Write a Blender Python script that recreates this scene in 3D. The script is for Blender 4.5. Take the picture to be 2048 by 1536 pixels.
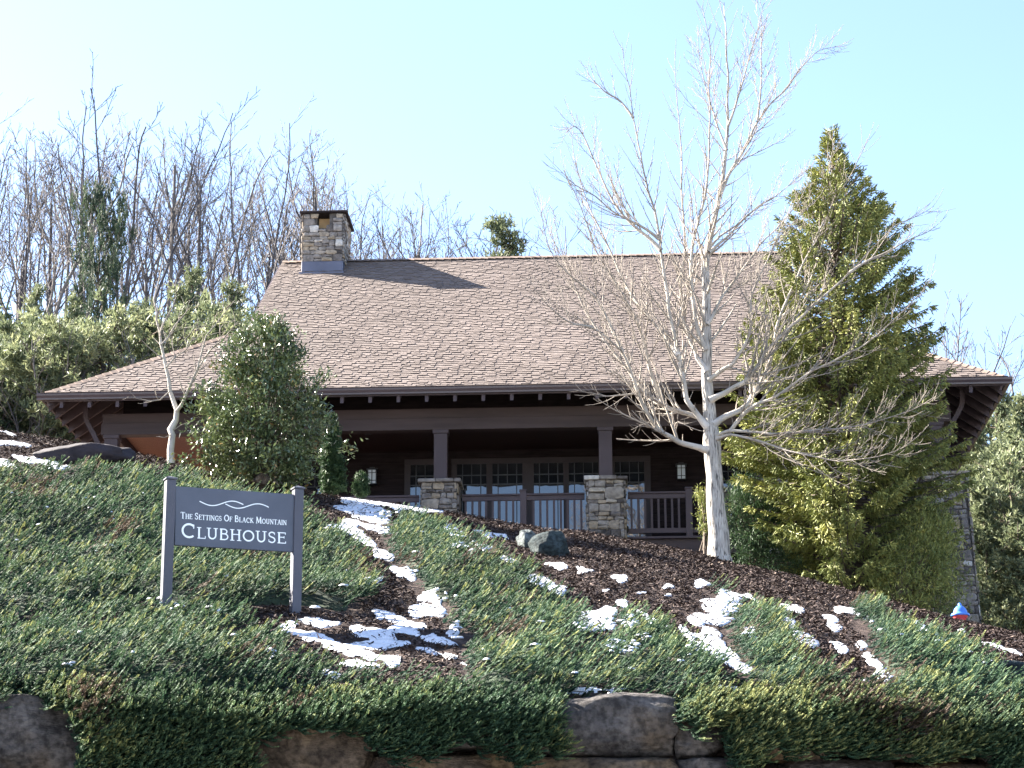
import bpy, math, random
import numpy as np
from mathutils import Vector, Matrix

# ------------------------------------------------------------------ camera, sky, sun
S = bpy.context.scene
for o in list(bpy.data.objects): bpy.data.objects.remove(o)
F = 4557.0                     # focal length in pixels of a 2048 px wide frame
PITCH = math.radians(15.55); ROLL = 0.0037
TH = math.radians(2.9)         # yaw of the clubhouse
cam_d = bpy.data.cameras.new('camera'); cam = bpy.data.objects.new('camera', cam_d)
S.collection.objects.link(cam); S.camera = cam
cam_d.sensor_width = 36.0; cam_d.lens = F / 2048 * 36.0
cam_d.clip_start = 0.5; cam_d.clip_end = 3000
cam.matrix_world = (Matrix.Rotation(math.pi / 2 + PITCH, 4, 'X') @ Matrix.Rotation(-ROLL, 4, 'Z'))

SUN = Vector((-0.756, 0.351, 0.552)).normalized()      # towards the sun
W = bpy.data.worlds.new('World'); S.world = W; W.use_nodes = True
nt = W.node_tree; bg = nt.nodes['Background']
sky = nt.nodes.new('ShaderNodeTexSky'); sky.sky_type = 'NISHITA'; sky.sun_disc = False
sky.sun_elevation = math.asin(SUN.z); sky.sun_rotation = math.atan2(SUN.x, SUN.y)
sky.air_density = 0.7; sky.dust_density = 1.1; sky.ozone_density = 1.0; sky.altitude = 600
nt.links.new(sky.outputs[0], bg.inputs[0]); bg.inputs[1].default_value = 0.058
sd = bpy.data.lights.new('sun', 'SUN'); sd.energy = 5.0; sd.angle = math.radians(0.5); sd.color = (1.0, 0.93, 0.82)
sun = bpy.data.objects.new('sun', sd); S.collection.objects.link(sun)
sun.rotation_euler = SUN.to_track_quat('Z', 'Y').to_euler()
S.view_settings.view_transform = 'Standard'; S.view_settings.look = 'None'
S.view_settings.exposure = 3.2; S.view_settings.gamma = 1.0

# ------------------------------------------------------------------ helpers
def ray(x, y):
    a = (x - 1024) / F; b = (768 - y) / F
    a, b = a * math.cos(ROLL) + b * math.sin(ROLL), -a * math.sin(ROLL) + b * math.cos(ROLL)
    return np.array([a, math.cos(PITCH) - b * math.sin(PITCH), math.sin(PITCH) + b * math.cos(PITCH)])
def at(x, y, Y):
    r = ray(x, y); return r * (Y / r[1])
def proj(P):
    P = np.asarray(P, float)
    a = P[..., 0]; d = P[..., 1] * math.cos(PITCH) + P[..., 2] * math.sin(PITCH)
    b = -P[..., 1] * math.sin(PITCH) + P[..., 2] * math.cos(PITCH)
    a = a / d; b = b / d
    a, b = a * math.cos(ROLL) - b * math.sin(ROLL), a * math.sin(ROLL) + b * math.cos(ROLL)
    return 1024 + F * a, 768 - F * b
col = S.collection
def link(o, parent=None):
    col.objects.link(o)
    if parent is not None: o.parent = parent
    return o
def tag(o, label=None, cat=None, group=None, kind=None):
    if label: o['label'] = label
    if cat: o['category'] = cat
    if group: o['group'] = group
    if kind: o['kind'] = kind
    return o
def thing(name, label, cat, loc=(0, 0, 0), rz=0.0, group=None):
    o = bpy.data.objects.new(name, None); link(o)
    o.location = loc; o.rotation_euler = (0, 0, rz); o.empty_display_size = 0.3
    return tag(o, label, cat, group)
def nmesh(name, V, Fs, mat, rnd=None, smooth=False, attrs=None):
    """V Nx3, Fs = list of index arrays (each MxK)"""
    me = bpy.data.meshes.new(name)
    V = np.asarray(V, dtype=np.float32)
    if not isinstance(Fs, list): Fs = [Fs]
    Fs = [np.asarray(f, dtype=np.int32) for f in Fs if len(f)]
    nl = sum(f.size for f in Fs); nf = sum(len(f) for f in Fs)
    me.vertices.add(len(V)); me.vertices.foreach_set('co', V.ravel())
    me.loops.add(nl); me.loops.foreach_set('vertex_index', np.concatenate([f.ravel() for f in Fs]))
    tot = np.concatenate([np.full(len(f), f.shape[1], np.int32) for f in Fs])
    st = np.concatenate([[0], np.cumsum(tot)[:-1]]).astype(np.int32)
    me.polygons.add(nf); me.polygons.foreach_set('loop_start', st); me.polygons.foreach_set('loop_total', tot)
    me.polygons.foreach_set('use_smooth', np.full(nf, bool(smooth)))
    me.update(calc_edges=True)
    if rnd is not None:
        at_ = me.attributes.new('rnd', 'FLOAT', 'FACE'); at_.data.foreach_set('value', np.asarray(rnd, np.float32))
    if mat: me.materials.append(mat)
    return me
def mobj(name, me, parent=None): return link(bpy.data.objects.new(name, me), parent)

class MB:
    """collects boxes, bars and tubes into ONE mesh"""
    def __init__(s): s.V = []; s.Q = []; s.T = []; s.rq = []; s.rt = []; s.n = 0
    def add(s, V, Q=None, T=None, r=0.5):
        V = np.asarray(V, float).reshape(-1, 3); s.V.append(V)
        if Q is not None and len(Q): Q = np.asarray(Q); s.Q.append(Q + s.n); s.rq.append(np.full(len(Q), r) if np.isscalar(r) else np.asarray(r))
        if T is not None and len(T): T = np.asarray(T); s.T.append(T + s.n); s.rt.append(np.full(len(T), r) if np.isscalar(r) else np.asarray(r))
        s.n += len(V)
    BQ = np.array([[0, 3, 2, 1], [4, 5, 6, 7], [0, 1, 5, 4], [1, 2, 6, 5], [2, 3, 7, 6], [3, 0, 4, 7]])
    def box(s, x0, x1, y0, y1, z0, z1, r=0.5, bev=0.0):
        if bev <= 0:
            s.add([(x0, y0, z0), (x1, y0, z0), (x1, y1, z0), (x0, y1, z0), (x0, y0, z1), (x1, y0, z1), (x1, y1, z1), (x0, y1, z1)], s.BQ, r=r); return
        V = []
        for z, i in ((z0, bev), (z0 + bev, 0), (z1 - bev, 0), (z1, bev)):
            a, b, c, d = x0 + i, x1 - i, y0 + i, y1 - i; e = bev * .9 if i == 0 else bev * .5
            V += [(a + e, c, z), (b - e, c, z), (b, c + e, z), (b, d - e, z), (b - e, d, z), (a + e, d, z), (a, d - e, z), (a, c + e, z)]
        Q = [[k * 8 + j, k * 8 + (j + 1) % 8, k * 8 + 8 + (j + 1) % 8, k * 8 + 8 + j] for k in range(3) for j in range(8)]
        s.add(V, Q, r=r); n = s.n - 32
        for base, rev in ((0, True), (24, False)):
            c = [0, 1, 2, 7], [7, 2, 3, 6], [6, 3, 4, 5]
            for q in c:
                q = [base + t for t in q]
                if rev: q = q[::-1]
                s.Q.append(np.array([q]) + n); s.rq.append(np.array([r]))
    def obox(s, c, ax, ay, az, r=0.5):
        c, ax, ay, az = (np.asarray(t, float) for t in (c, ax, ay, az))
        V = [c + sx * ax + sy * ay + sz * az for sz in (-1, 1) for sx, sy in ((-1, -1), (1, -1), (1, 1), (-1, 1))]
        s.add(V, s.BQ, r=r)
    def bar(s, p, q, w, h, up=(0, 0, 1), r=0.5):
        p = np.asarray(p, float); q = np.asarray(q, float); d = q - p; L = np.linalg.norm(d); d /= L
        sd_ = np.cross(d, up); sd_ /= np.linalg.norm(sd_); u2 = np.cross(sd_, d)
        s.obox((p + q) / 2, d * L / 2, sd_ * w / 2, u2 * h / 2, r)
    def tube(s, P, R, k=5, r=0.5, cap=True):
        P = np.asarray(P, float); n = len(P); R = np.broadcast_to(np.asarray(R, float), (n,))
        D = np.gradient(P, axis=0); D /= (np.linalg.norm(D, axis=1, keepdims=True) + 1e-9)
        ref = np.array([0.31, 0.95, 0.05]) if abs(D[0, 1]) < .8 else np.array([1., 0, 0])
        A = np.cross(D, ref); A /= (np.linalg.norm(A, axis=1, keepdims=True) + 1e-9); B = np.cross(D, A)
        th = np.arange(k) * 2 * math.pi / k
        ring = P[:, None, :] + R[:, None, None] * (np.cos(th)[None, :, None] * A[:, None, :] + np.sin(th)[None, :, None] * B[:, None, :])
        i = np.arange(n - 1)[:, None] * k; j = np.arange(k)[None, :]; j2 = (j + 1) % k
        Q = np.stack([i + j, i + j2, i + k + j2, i + k + j], -1).reshape(-1, 4)
        s.add(ring.reshape(-1, 3), Q, r=r)
    def lathe(s, c, prof, k=20, r=0.5, ax=(0, 0, 1)):
        c = np.asarray(c, float); ax = np.asarray(ax, float); ax /= np.linalg.norm(ax)
        a = np.cross(ax, (0.2, 1, 0.1)); a /= np.linalg.norm(a); b = np.cross(ax, a)
        V = []
        for rr, z in prof:
            for j in range(k):
                t = 2 * math.pi * j / k; V.append(c + ax * z + rr * (math.cos(t) * a + math.sin(t) * b))
        Q = [[i * k + j, i * k + (j + 1) % k, (i + 1) * k + (j + 1) % k, (i + 1) * k + j] for i in range(len(prof) - 1) for j in range(k)]
        s.add(V, Q, r=r)
    def mesh(s, name, mat, smooth=False):
        V = np.concatenate(s.V); Fs = []; R = []
        if s.Q: Fs.append(np.concatenate(s.Q)); R.append(np.concatenate(s.rq))
        if s.T: Fs.append(np.concatenate(s.T)); R.append(np.concatenate(s.rt))
        return nmesh(name, V, Fs, mat, np.concatenate(R), smooth)
    def obj(s, name, mat, parent=None, smooth=False): return mobj(name, s.mesh(name, mat, smooth), parent)

_perm = np.random.RandomState(7).rand(256, 256)
def vnoise(x, y, seed=0):
    x = np.asarray(x, float) + seed * 17.3; y = np.asarray(y, float) + seed * 9.1
    xi = np.floor(x).astype(int); yi = np.floor(y).astype(int); fx = x - xi; fy = y - yi
    fx = fx * fx * (3 - 2 * fx); fy = fy * fy * (3 - 2 * fy)
    g = lambda a, b: _perm[a & 255, b & 255]
    return (g(xi, yi) * (1 - fx) + g(xi + 1, yi) * fx) * (1 - fy) + (g(xi, yi + 1) * (1 - fx) + g(xi + 1, yi + 1) * fx) * fy - 0.5
def fbm(x, y, seed=0, o=3):
    return sum(vnoise(x * 2 ** k, y * 2 ** k, seed + k) / 2 ** k for k in range(o))

# ------------------------------------------------------------------ materials
def mat(name, build):
    m = bpy.data.materials.new(name); m.use_nodes = True; n = m.node_tree
    b = n.nodes['Principled BSDF']; build(n, b); return m
def node(n, t, **kw):
    x = n.nodes.new(t)
    for k, v in kw.items():
        if k.startswith('i_'): x.inputs[k[2:].replace('_', ' ')].default_value = v
        else: setattr(x, k, v)
    return x
def ramp(n, stops):
    r = n.nodes.new('ShaderNodeValToRGB'); e = r.color_ramp.elements
    while len(e) < len(stops): e.new(0.5)
    for el, (p, c) in zip(e, stops): el.position = p; el.color = (*c, 1)
    return r
def simple(name, c, rough=0.7, nscale=6.0, var=0.25, bump=0.0, bscale=60., spec=0.3, metal=0.0, vec='Object', stretch=None):
    def f(n, b):
        tc = node(n, 'ShaderNodeTexCoord'); src = tc.outputs[vec]
        if stretch:
            mp = node(n, 'ShaderNodeMapping'); mp.inputs['Scale'].default_value = stretch; n.links.new(src, mp.inputs[0]); src = mp.outputs[0]
        ns = node(n, 'ShaderNodeTexNoise', i_Scale=nscale, i_Detail=6.0); n.links.new(src, ns.inputs['Vector'])
        r = ramp(n, [(0.3, tuple(x * (1 - var) for x in c)), (0.7, tuple(min(1, x * (1 + var)) for x in c))])
        n.links.new(ns.outputs[0], r.inputs[0]); n.links.new(r.outputs[0], b.inputs['Base Color'])
        b.inputs['Roughness'].default_value = rough; b.inputs['Specular IOR Level'].default_value = spec; b.inputs['Metallic'].default_value = metal
        if bump:
            n2 = node(n, 'ShaderNodeTexNoise', i_Scale=bscale, i_Detail=5.0); n.links.new(src, n2.inputs['Vector'])
            bp = node(n, 'ShaderNodeBump', i_Strength=bump, i_Distance=0.02); n.links.new(n2.outputs[0], bp.inputs['Height'])
            n.links.new(bp.outputs[0], b.inputs['Normal'])
    return mat(name, f)
def byface(name, stops, rough=0.7, spec=0.3, trans=0.0, nscale=8., var=0.25, bump=0., bscale=40., coat=0.):
    """colour by a per-face random value, modulated by noise"""
    def f(n, b):
        at_ = node(n, 'ShaderNodeAttribute', attribute_name='rnd'); r = ramp(n, stops); n.links.new(at_.outputs['Fac'], r.inputs[0])
        tc = node(n, 'ShaderNodeTexCoord'); ns = node(n, 'ShaderNodeTexNoise', i_Scale=nscale, i_Detail=5.0); n.links.new(tc.outputs['Object'], ns.inputs['Vector'])
        mr = node(n, 'ShaderNodeMapRange'); mr.inputs['To Min'].default_value = 1 - var; mr.inputs['To Max'].default_value = 1 + var
        mr.inputs['From Min'].default_value = .3; mr.inputs['From Max'].default_value = .7
        n.links.new(ns.outputs[0], mr.inputs[0])
        mx = node(n, 'ShaderNodeMix', data_type='RGBA', blend_type='MULTIPLY'); mx.inputs[0].default_value = 1
        n.links.new(r.outputs[0], mx.inputs[6]); n.links.new(mr.outputs[0], mx.inputs[7])
        n.links.new(mx.outputs[2], b.inputs['Base Color'])
        b.inputs['Roughness'].default_value = rough; b.inputs['Specular IOR Level'].default_value = spec
        if bump:
            n2 = node(n, 'ShaderNodeTexNoise', i_Scale=bscale, i_Detail=6.0); n.links.new(tc.outputs['Object'], n2.inputs['Vector'])
            bp = node(n, 'ShaderNodeBump', i_Strength=bump, i_Distance=0.03); n.links.new(n2.outputs[0], bp.inputs['Height']); n.links.new(bp.outputs[0], b.inputs['Normal'])
        if trans:
            tr = node(n, 'ShaderNodeBsdfTranslucent'); n.links.new(mx.outputs[2], tr.inputs[0])
            ms = node(n, 'ShaderNodeMixShader'); ms.inputs[0].default_value = trans
            out = n.nodes['Material Output']; n.links.new(b.outputs[0], ms.inputs[1]); n.links.new(tr.outputs[0], ms.inputs[2]); n.links.new(ms.outputs[0], out.inputs[0])
    return mat(name, f)
M = {}
M['mulch'] = simple('mulch', (.095, .06, .048), .95, 9, .55, .9, 30)
M['chip'] = byface('bark_chips', [(0, (.025, .017, .017)), (.5, (.06, .041, .037)), (.82, (.13, .095, .08)), (1, (.36, .28, .22))], .85, .2)
M['snow'] = simple('snow', (.62, .64, .69), .7, 7, .12, .9, 40, .3)
M['shingle'] = byface('asphalt_shingles', [(0, (.085, .067, .060)), (.5, (.158, .128, .115)), (1, (.225, .187, .172))], .92, .15, nscale=.45, var=.13, bump=.35, bscale=160)
M['ridgecap'] = byface('ridge_shingles', [(0, (.15, .11, .09)), (1, (.24, .18, .15))], .9, .15)
M['trim'] = simple('brown_painted_wood', (.068, .050, .056), .6, 1.5, .15, .15, 50, .3)
M['frame'] = simple('window_frames_shaded', (.036, .027, .031), .6, 1.5, .15, .15, 50, .3)  # trim colour darkened so the frames sink into the porch shade
M['trim2'] = simple('brown_stained_beam', (.060, .043, .044), .65, 2, .2, .2, 40, .25, stretch=(.3, 3, 3))
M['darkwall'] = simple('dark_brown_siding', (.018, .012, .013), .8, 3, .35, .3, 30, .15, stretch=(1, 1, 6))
M['soffit'] = simple('dark_soffit_boards', (.075, .04, .032), .75, 3, .25, .2, 20, .2, stretch=(6, 1, 1))
M['cedar_lit'] = simple('cedar_ceiling_lit', (.15, .052, .024), .45, 3, .3, .2, 20, .4, stretch=(.6, 14, 1))  # sunlit look of the left bay put into the board colour
M['ceiling'] = simple('ceiling_boards_shaded', (.032, .015, .014), .6, 3, .3, .2, 20, .25, stretch=(.6, 14, 1))  # rest of the same ceiling, its shade put into a darker colour
M['gutter'] = simple('brown_gutter', (.075, .055, .06), .35, .8, .1, 0, 1, .5)
M['flash'] = simple('lead_flashing', (.10, .10, .135), .4, 2, .15, .1, 8, .5, metal=.3)
M['stone'] = byface('fieldstone', [(0, (.07, .06, .056)), (.3, (.15, .13, .12)), (.6, (.25, .225, .205)), (.82, (.27, .215, .155)), (1, (.46, .43, .40))], .9, .2, nscale=9, var=.35, bump=.6, bscale=25)
M['mortar'] = simple('mortar', (.09, .08, .075), .95, 10, .3, .5, 60)
M['flue'] = simple('clay_flue', (.50, .33, .18), .8, 3, .2)
def rockmat(name, c0, c1, stain):
    def f(n, b):
        g = node(n, 'ShaderNodeNewGeometry'); n1 = node(n, 'ShaderNodeTexNoise', i_Scale=2.6, i_Detail=9.0); n1.inputs['Roughness'].default_value = .68; n.links.new(g.outputs['Position'], n1.inputs[0])
        r = ramp(n, [(.34, c0), (.5, tuple((a + b_) / 2 for a, b_ in zip(c0, c1))), (.62, c1)]); n.links.new(n1.outputs[0], r.inputs[0])
        n3 = node(n, 'ShaderNodeTexNoise', i_Scale=1.1, i_Detail=4.0); n.links.new(g.outputs['Position'], n3.inputs[0]); r3 = ramp(n, [(.5, (0, 0, 0)), (.62, (.8, .8, .8))]); n.links.new(n3.outputs[0], r3.inputs[0])
        mx = node(n, 'ShaderNodeMix', data_type='RGBA'); n.links.new(r3.outputs[0], mx.inputs[0]); n.links.new(r.outputs[0], mx.inputs[6]); mx.inputs[7].default_value = (*stain, 1)
        n4 = node(n, 'ShaderNodeTexNoise', i_Scale=16., i_Detail=6.0); n.links.new(g.outputs['Position'], n4.inputs[0]); r4 = ramp(n, [(.35, (.45, .45, .45)), (.6, (1.1, 1.1, 1.1))]); n.links.new(n4.outputs[0], r4.inputs[0])
        m2 = node(n, 'ShaderNodeMix', data_type='RGBA', blend_type='MULTIPLY'); m2.inputs[0].default_value = 1; n.links.new(mx.outputs[2], m2.inputs[6]); n.links.new(r4.outputs[0], m2.inputs[7]); n.links.new(m2.outputs[2], b.inputs[0])
        b.inputs['Roughness'].default_value = .9; b.inputs['Specular IOR Level'].default_value = .2
        mp = node(n, 'ShaderNodeMapping'); mp.inputs['Scale'].default_value = (1, 1, 2.6); mp.inputs['Rotation'].default_value = (0, .2, 0); n.links.new(g.outputs['Position'], mp.inputs[0])
        n2 = node(n, 'ShaderNodeTexNoise', i_Scale=3.2, i_Detail=9.0); n2.inputs['Roughness'].default_value = .7; n.links.new(mp.outputs[0], n2.inputs[0])
        bp = node(n, 'ShaderNodeBump', i_Strength=1., i_Distance=.14); n.links.new(n2.outputs[0], bp.inputs['Height']); n.links.new(bp.outputs[0], b.inputs['Normal'])
    return mat(name, f)
M['boulder'] = rockmat('grey_boulder', (.03, .027, .028), (.155, .138, .13), (.12, .09, .065))
M['boulder2'] = rockmat('brown_boulder', (.04, .03, .024), (.18, .135, .10), (.24, .165, .095))
M['bluerock'] = rockmat('blue_grey_rock', (.018, .027, .030), (.055, .074, .078), (.17, .19, .19))
M['darkrock'] = simple('dark_long_rock', (.022, .017, .021), .85, 3, .5, .8, 12, .3)
M['post'] = simple('sign_post_paint', (.068, .068, .088), .55, 2, .1, .15, 60, .35)
M['panel'] = simple('sign_panel_paint', (.072, .079, .108), .5, 1.6, .16, .08, 60, .4)
M['white'] = simple('white_lettering', (.80, .82, .84), .5, 5, .02)
M['bark'] = byface('pale_bark', [(0, (.19, .165, .145)), (.22, (.28, .245, .21)), (.6, (.40, .36, .31)), (1, (.45, .41, .37))], .9, .15, nscale=3, var=.3, bump=.5, bscale=30)
def _bark(n, b):
    tc = node(n, 'ShaderNodeTexCoord'); mp = node(n, 'ShaderNodeMapping'); mp.inputs['Scale'].default_value = (26, 26, 3.0); n.links.new(tc.outputs['Object'], mp.inputs[0])
    ns = node(n, 'ShaderNodeTexNoise', i_Scale=1.6, i_Detail=7.0); ns.inputs['Distortion'].default_value = .6; n.links.new(mp.outputs[0], ns.inputs[0])
    r = ramp(n, [(.36, (.10, .09, .08)), (.46, (.34, .31, .28)), (.7, (.52, .48, .43))]); n.links.new(ns.outputs[0], r.inputs[0]); n.links.new(r.outputs[0], b.inputs[0])
    bp = node(n, 'ShaderNodeBump', i_Strength=.9, i_Distance=.04); n.links.new(ns.outputs[0], bp.inputs['Height']); n.links.new(bp.outputs[0], b.inputs['Normal'])
    b.inputs['Roughness'].default_value = .9; b.inputs['Specular IOR Level'].default_value = .15
M['trunkbark'] = mat('furrowed_bark', _bark)
M['greybark'] = byface('grey_bark', [(0, (.065, .062, .07)), (1, (.16, .145, .135))], .9, .1, nscale=.7, var=.35)
M['darkbark'] = simple('dark_bark', (.09, .07, .055), .95, 5, .4, .6, 20)
M['juniper'] = byface('juniper_foliage', [(0, (.085, .062, .045)), (.03, (.07, .055, .038)), (.06, (.013, .031, .021)), (.45, (.031, .064, .038)), (.8, (.070, .108, .052)), (1, (.20, .21, .08))], .7, .12, .22, nscale=.5, var=.22)
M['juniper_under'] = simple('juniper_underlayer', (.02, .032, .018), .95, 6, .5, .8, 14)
M['spruce'] = byface('spruce_foliage', [(0, (.05, .075, .028)), (.5, (.18, .205, .06)), (1, (.38, .37, .11))], .6, .25, .2, nscale=.8, var=.2)
M['pine'] = byface('pine_foliage', [(0, (.06, .08, .048)), (.5, (.145, .17, .09)), (1, (.32, .33, .18))], .6, .25, .3, nscale=.35, var=.3)
M['darkpine'] = byface('dark_pine_foliage', [(0, (.02, .035, .025)), (.5, (.045, .07, .04)), (1, (.11, .14, .07))], .6, .2, .2)
M['holly'] = byface('holly_leaves', [(0, (.04, .065, .03)), (.6, (.10, .13, .05)), (.93, (.17, .20, .08)), (1, (.27, .17, .07))], .3, .6, .15, nscale=1.2, var=.15)
M['arbor'] = byface('arborvitae_foliage', [(0, (.018, .04, .02)), (1, (.06, .10, .04))], .6, .25, .2)
M['redpaint'] = simple('red_hydrant_paint', (.55, .05, .05), .4, 3, .08, 0, 1, .5)
M['bluepaint'] = simple('blue_hydrant_paint', (.07, .20, .62), .35, 3, .08, 0, 1, .5)
M['lampglass'] = simple('frosted_lantern_glass', (.62, .66, .72), .35, 3, .05, 0, 1, .5)
M['black'] = simple('black_metal', (.02, .02, .025), .45, 3, .1, 0, 1, .5)
M['grass'] = simple('winter_grass', (.10, .09, .05), .95, 1.2, .4, .8, 9)
M['asphalt'] = simple('asphalt', (.16, .16, .16), .9, 8, .2, .5, 60)
def _glass(n, b):
    b.inputs['Base Color'].default_value = (.015, .017, .022, 1); b.inputs['Roughness'].default_value = .02
    b.inputs['IOR'].default_value = 2.1; b.inputs['Specular IOR Level'].default_value = .5
    tc = node(n, 'ShaderNodeTexCoord'); n2 = node(n, 'ShaderNodeTexNoise', i_Scale=1.6, i_Detail=2.0); n.links.new(tc.outputs['Object'], n2.inputs[0])
    bp = node(n, 'ShaderNodeBump', i_Strength=.25, i_Distance=.02); n.links.new(n2.outputs[0], bp.inputs['Height']); n.links.new(bp.outputs[0], b.inputs['Normal'])
M['glass'] = mat('window_glass', _glass)
def _ground(n, b):
    # mulch near the slope, leaf litter on the wooded hill, by world position
    g = node(n, 'ShaderNodeNewGeometry'); ns = node(n, 'ShaderNodeTexNoise', i_Scale=5., i_Detail=8.0); n.links.new(g.outputs['Position'], ns.inputs[0])
    n3 = node(n, 'ShaderNodeTexNoise', i_Scale=.6, i_Detail=3.0); n.links.new(g.outputs['Position'], n3.inputs[0])
    r1 = ramp(n, [(.3, (.024, .017, .017)), (.55, (.050, .037, .034)), (.75, (.10, .076, .066))]); n.links.new(ns.outputs[0], r1.inputs[0])
    r2 = ramp(n, [(.35, (.10, .075, .05)), (.65, (.20, .155, .11))]); n.links.new(n3.outputs[0], r2.inputs[0])
    sp = node(n, 'ShaderNodeSeparateXYZ'); n.links.new(g.outputs['Position'], sp.inputs[0])
    mr = node(n, 'ShaderNodeMapRange'); mr.inputs['From Min'].default_value = 46; mr.inputs['From Max'].default_value = 50; n.links.new(sp.outputs['Y'], mr.inputs[0])
    mx = node(n, 'ShaderNodeMix', data_type='RGBA'); n.links.new(mr.outputs[0], mx.inputs[0]); n.links.new(r1.outputs[0], mx.inputs[6]); n.links.new(r2.outputs[0], mx.inputs[7])
    mf = node(n, 'ShaderNodeMapRange'); mf.inputs['From Min'].default_value = 22.9; mf.inputs['From Max'].default_value = 22.6; n.links.new(sp.outputs['Y'], mf.inputs[0])
    r3 = ramp(n, [(.4, (.48, .49, .52)), (.65, (.20, .18, .11))]); n.links.new(n3.outputs[0], r3.inputs[0])  # unseen verge made pale to bounce fill light onto juniper and sign
    m3 = node(n, 'ShaderNodeMix', data_type='RGBA'); n.links.new(mf.outputs[0], m3.inputs[0]); n.links.new(mx.outputs[2], m3.inputs[6]); n.links.new(r3.outputs[0], m3.inputs[7])
    n.links.new(m3.outputs[2], b.inputs[0]); b.inputs['Roughness'].default_value = .95; b.inputs['Specular IOR Level'].default_value = .1
    n2 = node(n, 'ShaderNodeTexNoise', i_Scale=22., i_Detail=6.0); n.links.new(g.outputs['Position'], n2.inputs[0])
    bp = node(n, 'ShaderNodeBump', i_Strength=1., i_Distance=.06); n.links.new(n2.outputs[0], bp.inputs['Height']); n.links.new(bp.outputs[0], b.inputs['Normal'])
M['ground'] = mat('mulched_ground', _ground)

# ------------------------------------------------------------------ terrain
YW = 23.5
_px = np.array([-700, 0, 70, 250, 340, 420, 520, 650, 800, 900, 1000, 1100, 1165, 1254, 1400, 1460, 1600, 1700, 1800, 1900, 2048, 2750], float)
_pc = np.array([770, 860, 872, 902, 921, 945, 966, 990, 1010, 1024, 1043, 1060, 1063, 1080, 1108, 1126, 1155, 1182, 1208, 1238, 1270, 1400], float)
_Yc = np.interp(_px, [0, 1000, 1450, 1900, 2048], [42.5, 42.0, 40.5, 37.5, 37.0])
_C = np.array([at(a, b, Y) for a, b, Y in zip(_px, _pc, _Yc)])
_wx = np.array([-900, 0, 600, 1100, 1350, 2048, 2950], float); _wy = np.array([1375, 1388, 1392, 1388, 1392, 1415, 1440], float)
_Wp = np.array([at(a, b, YW) for a, b in zip(_wx, _wy)])
_ct = _C[:, 0] / _C[:, 1]; _wt = _Wp[:, 0] / YW
def crest(t): return np.interp(t, _ct, _C[:, 1]), np.interp(t, _ct, _C[:, 2])
LOWZ = -1.6
def terrain(x, y, rough=True):
    x = np.asarray(x, float); y = np.asarray(y, float); ys = np.maximum(y, 15.0); t = x / ys
    Yc, zc = crest(t); zw = np.interp(t, _wt, _Wp[:, 2])
    s = np.clip((ys - YW) / (Yc - YW), 0, 1)
    z = zw + (zc - zw) * s + 0.35 * s * (1 - s) * 1.2
    z = z - .08 * np.clip(1 - (ys - YW) / .8, 0, 1) ** 2
    if rough: z = z + (0.10 * fbm(x * .6, y * .6, 3) + .04 * vnoise(x * 3, y * 3, 5)) * np.clip(1.1 - s, 0, 1) * (s > 0)
    back = np.clip((ys - Yc) / 3.0, 0, 1)
    pad = np.interp(x, [-60, -12, -6, 0, 6, 12, 60], [9.6, 9.5, 8.9, 8.2, 7.0, 5.6, 3.0])
    z = z * (1 - back) + np.minimum(pad, z - .25) * back
    slope = np.interp(x, [-60, -22, -4, 10, 24, 60], [.62, .60, .40, .24, .24, .30])
    h = np.clip(y - 66, 0, 36); z = z + slope * (h - np.clip(h - 26, 0, 10) ** 2 / 20)
    z = np.where(y > 140, z - (y - 140) * .05, z)
    z = np.where(y > 66, z + 1.2 * fbm(x * .05, y * .05, 9), z)
    low = np.where(y < 14, LOWZ, LOWZ + (y - 14) / 9.3 * 2.6)
    return np.where(y < YW - .15, low, z)
def ghit(px, py):
    r = ray(px, py); r = r / r[1]; Y = np.arange(YW + .1, 46, .02); h = np.nonzero(terrain(r[0] * Y, Y) >= r[2] * Y)[0]
    return float(Y[h[0]]) if len(h) else 42.0
def build_ground():
    xs = np.concatenate([np.linspace(-1500, -60, 16), np.linspace(-55, -13, 22), np.arange(-12.4, 12.4, .16), np.linspace(13, 55, 22), np.linspace(60, 1500, 16)])
    ys = np.concatenate([np.linspace(-300, 10, 12), np.linspace(12, 23.2, 9), [23.34, 23.36], np.arange(23.5, 46, .16), np.linspace(46.5, 140, 70), np.linspace(150, 2500, 26)])
    X, Y = np.meshgrid(xs, ys); Z = terrain(X, Y)
    V = np.stack([X, Y, Z], -1).reshape(-1, 3); nx = len(xs); ny = len(ys)
    i = np.arange(ny - 1)[:, None] * nx; j = np.arange(nx - 1)[None, :]
    Q = np.stack([i + j, i + j + 1, i + nx + j + 1, i + nx + j], -1).reshape(-1, 4)
    g = mobj('ground', nmesh('ground', V, Q, M['ground'], smooth=True)); tag(g, kind='structure')
    # verge and road below the wall, on the viewer's side
    b = MB(); b.box(-200, 200, -8.0, 8.0, LOWZ - .2, LOWZ + .012); r = b.obj('road', M['asphalt']); tag(r, kind='structure')
    for y0, y1 in ((8.0, 8.18), (-8.18, -8.0)):
        b = MB(); b.box(-200, 200, y0, y1, LOWZ - .2, LOWZ + .14); r = b.obj('kerb', M['mortar']); tag(r, kind='structure')
build_ground()

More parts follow.
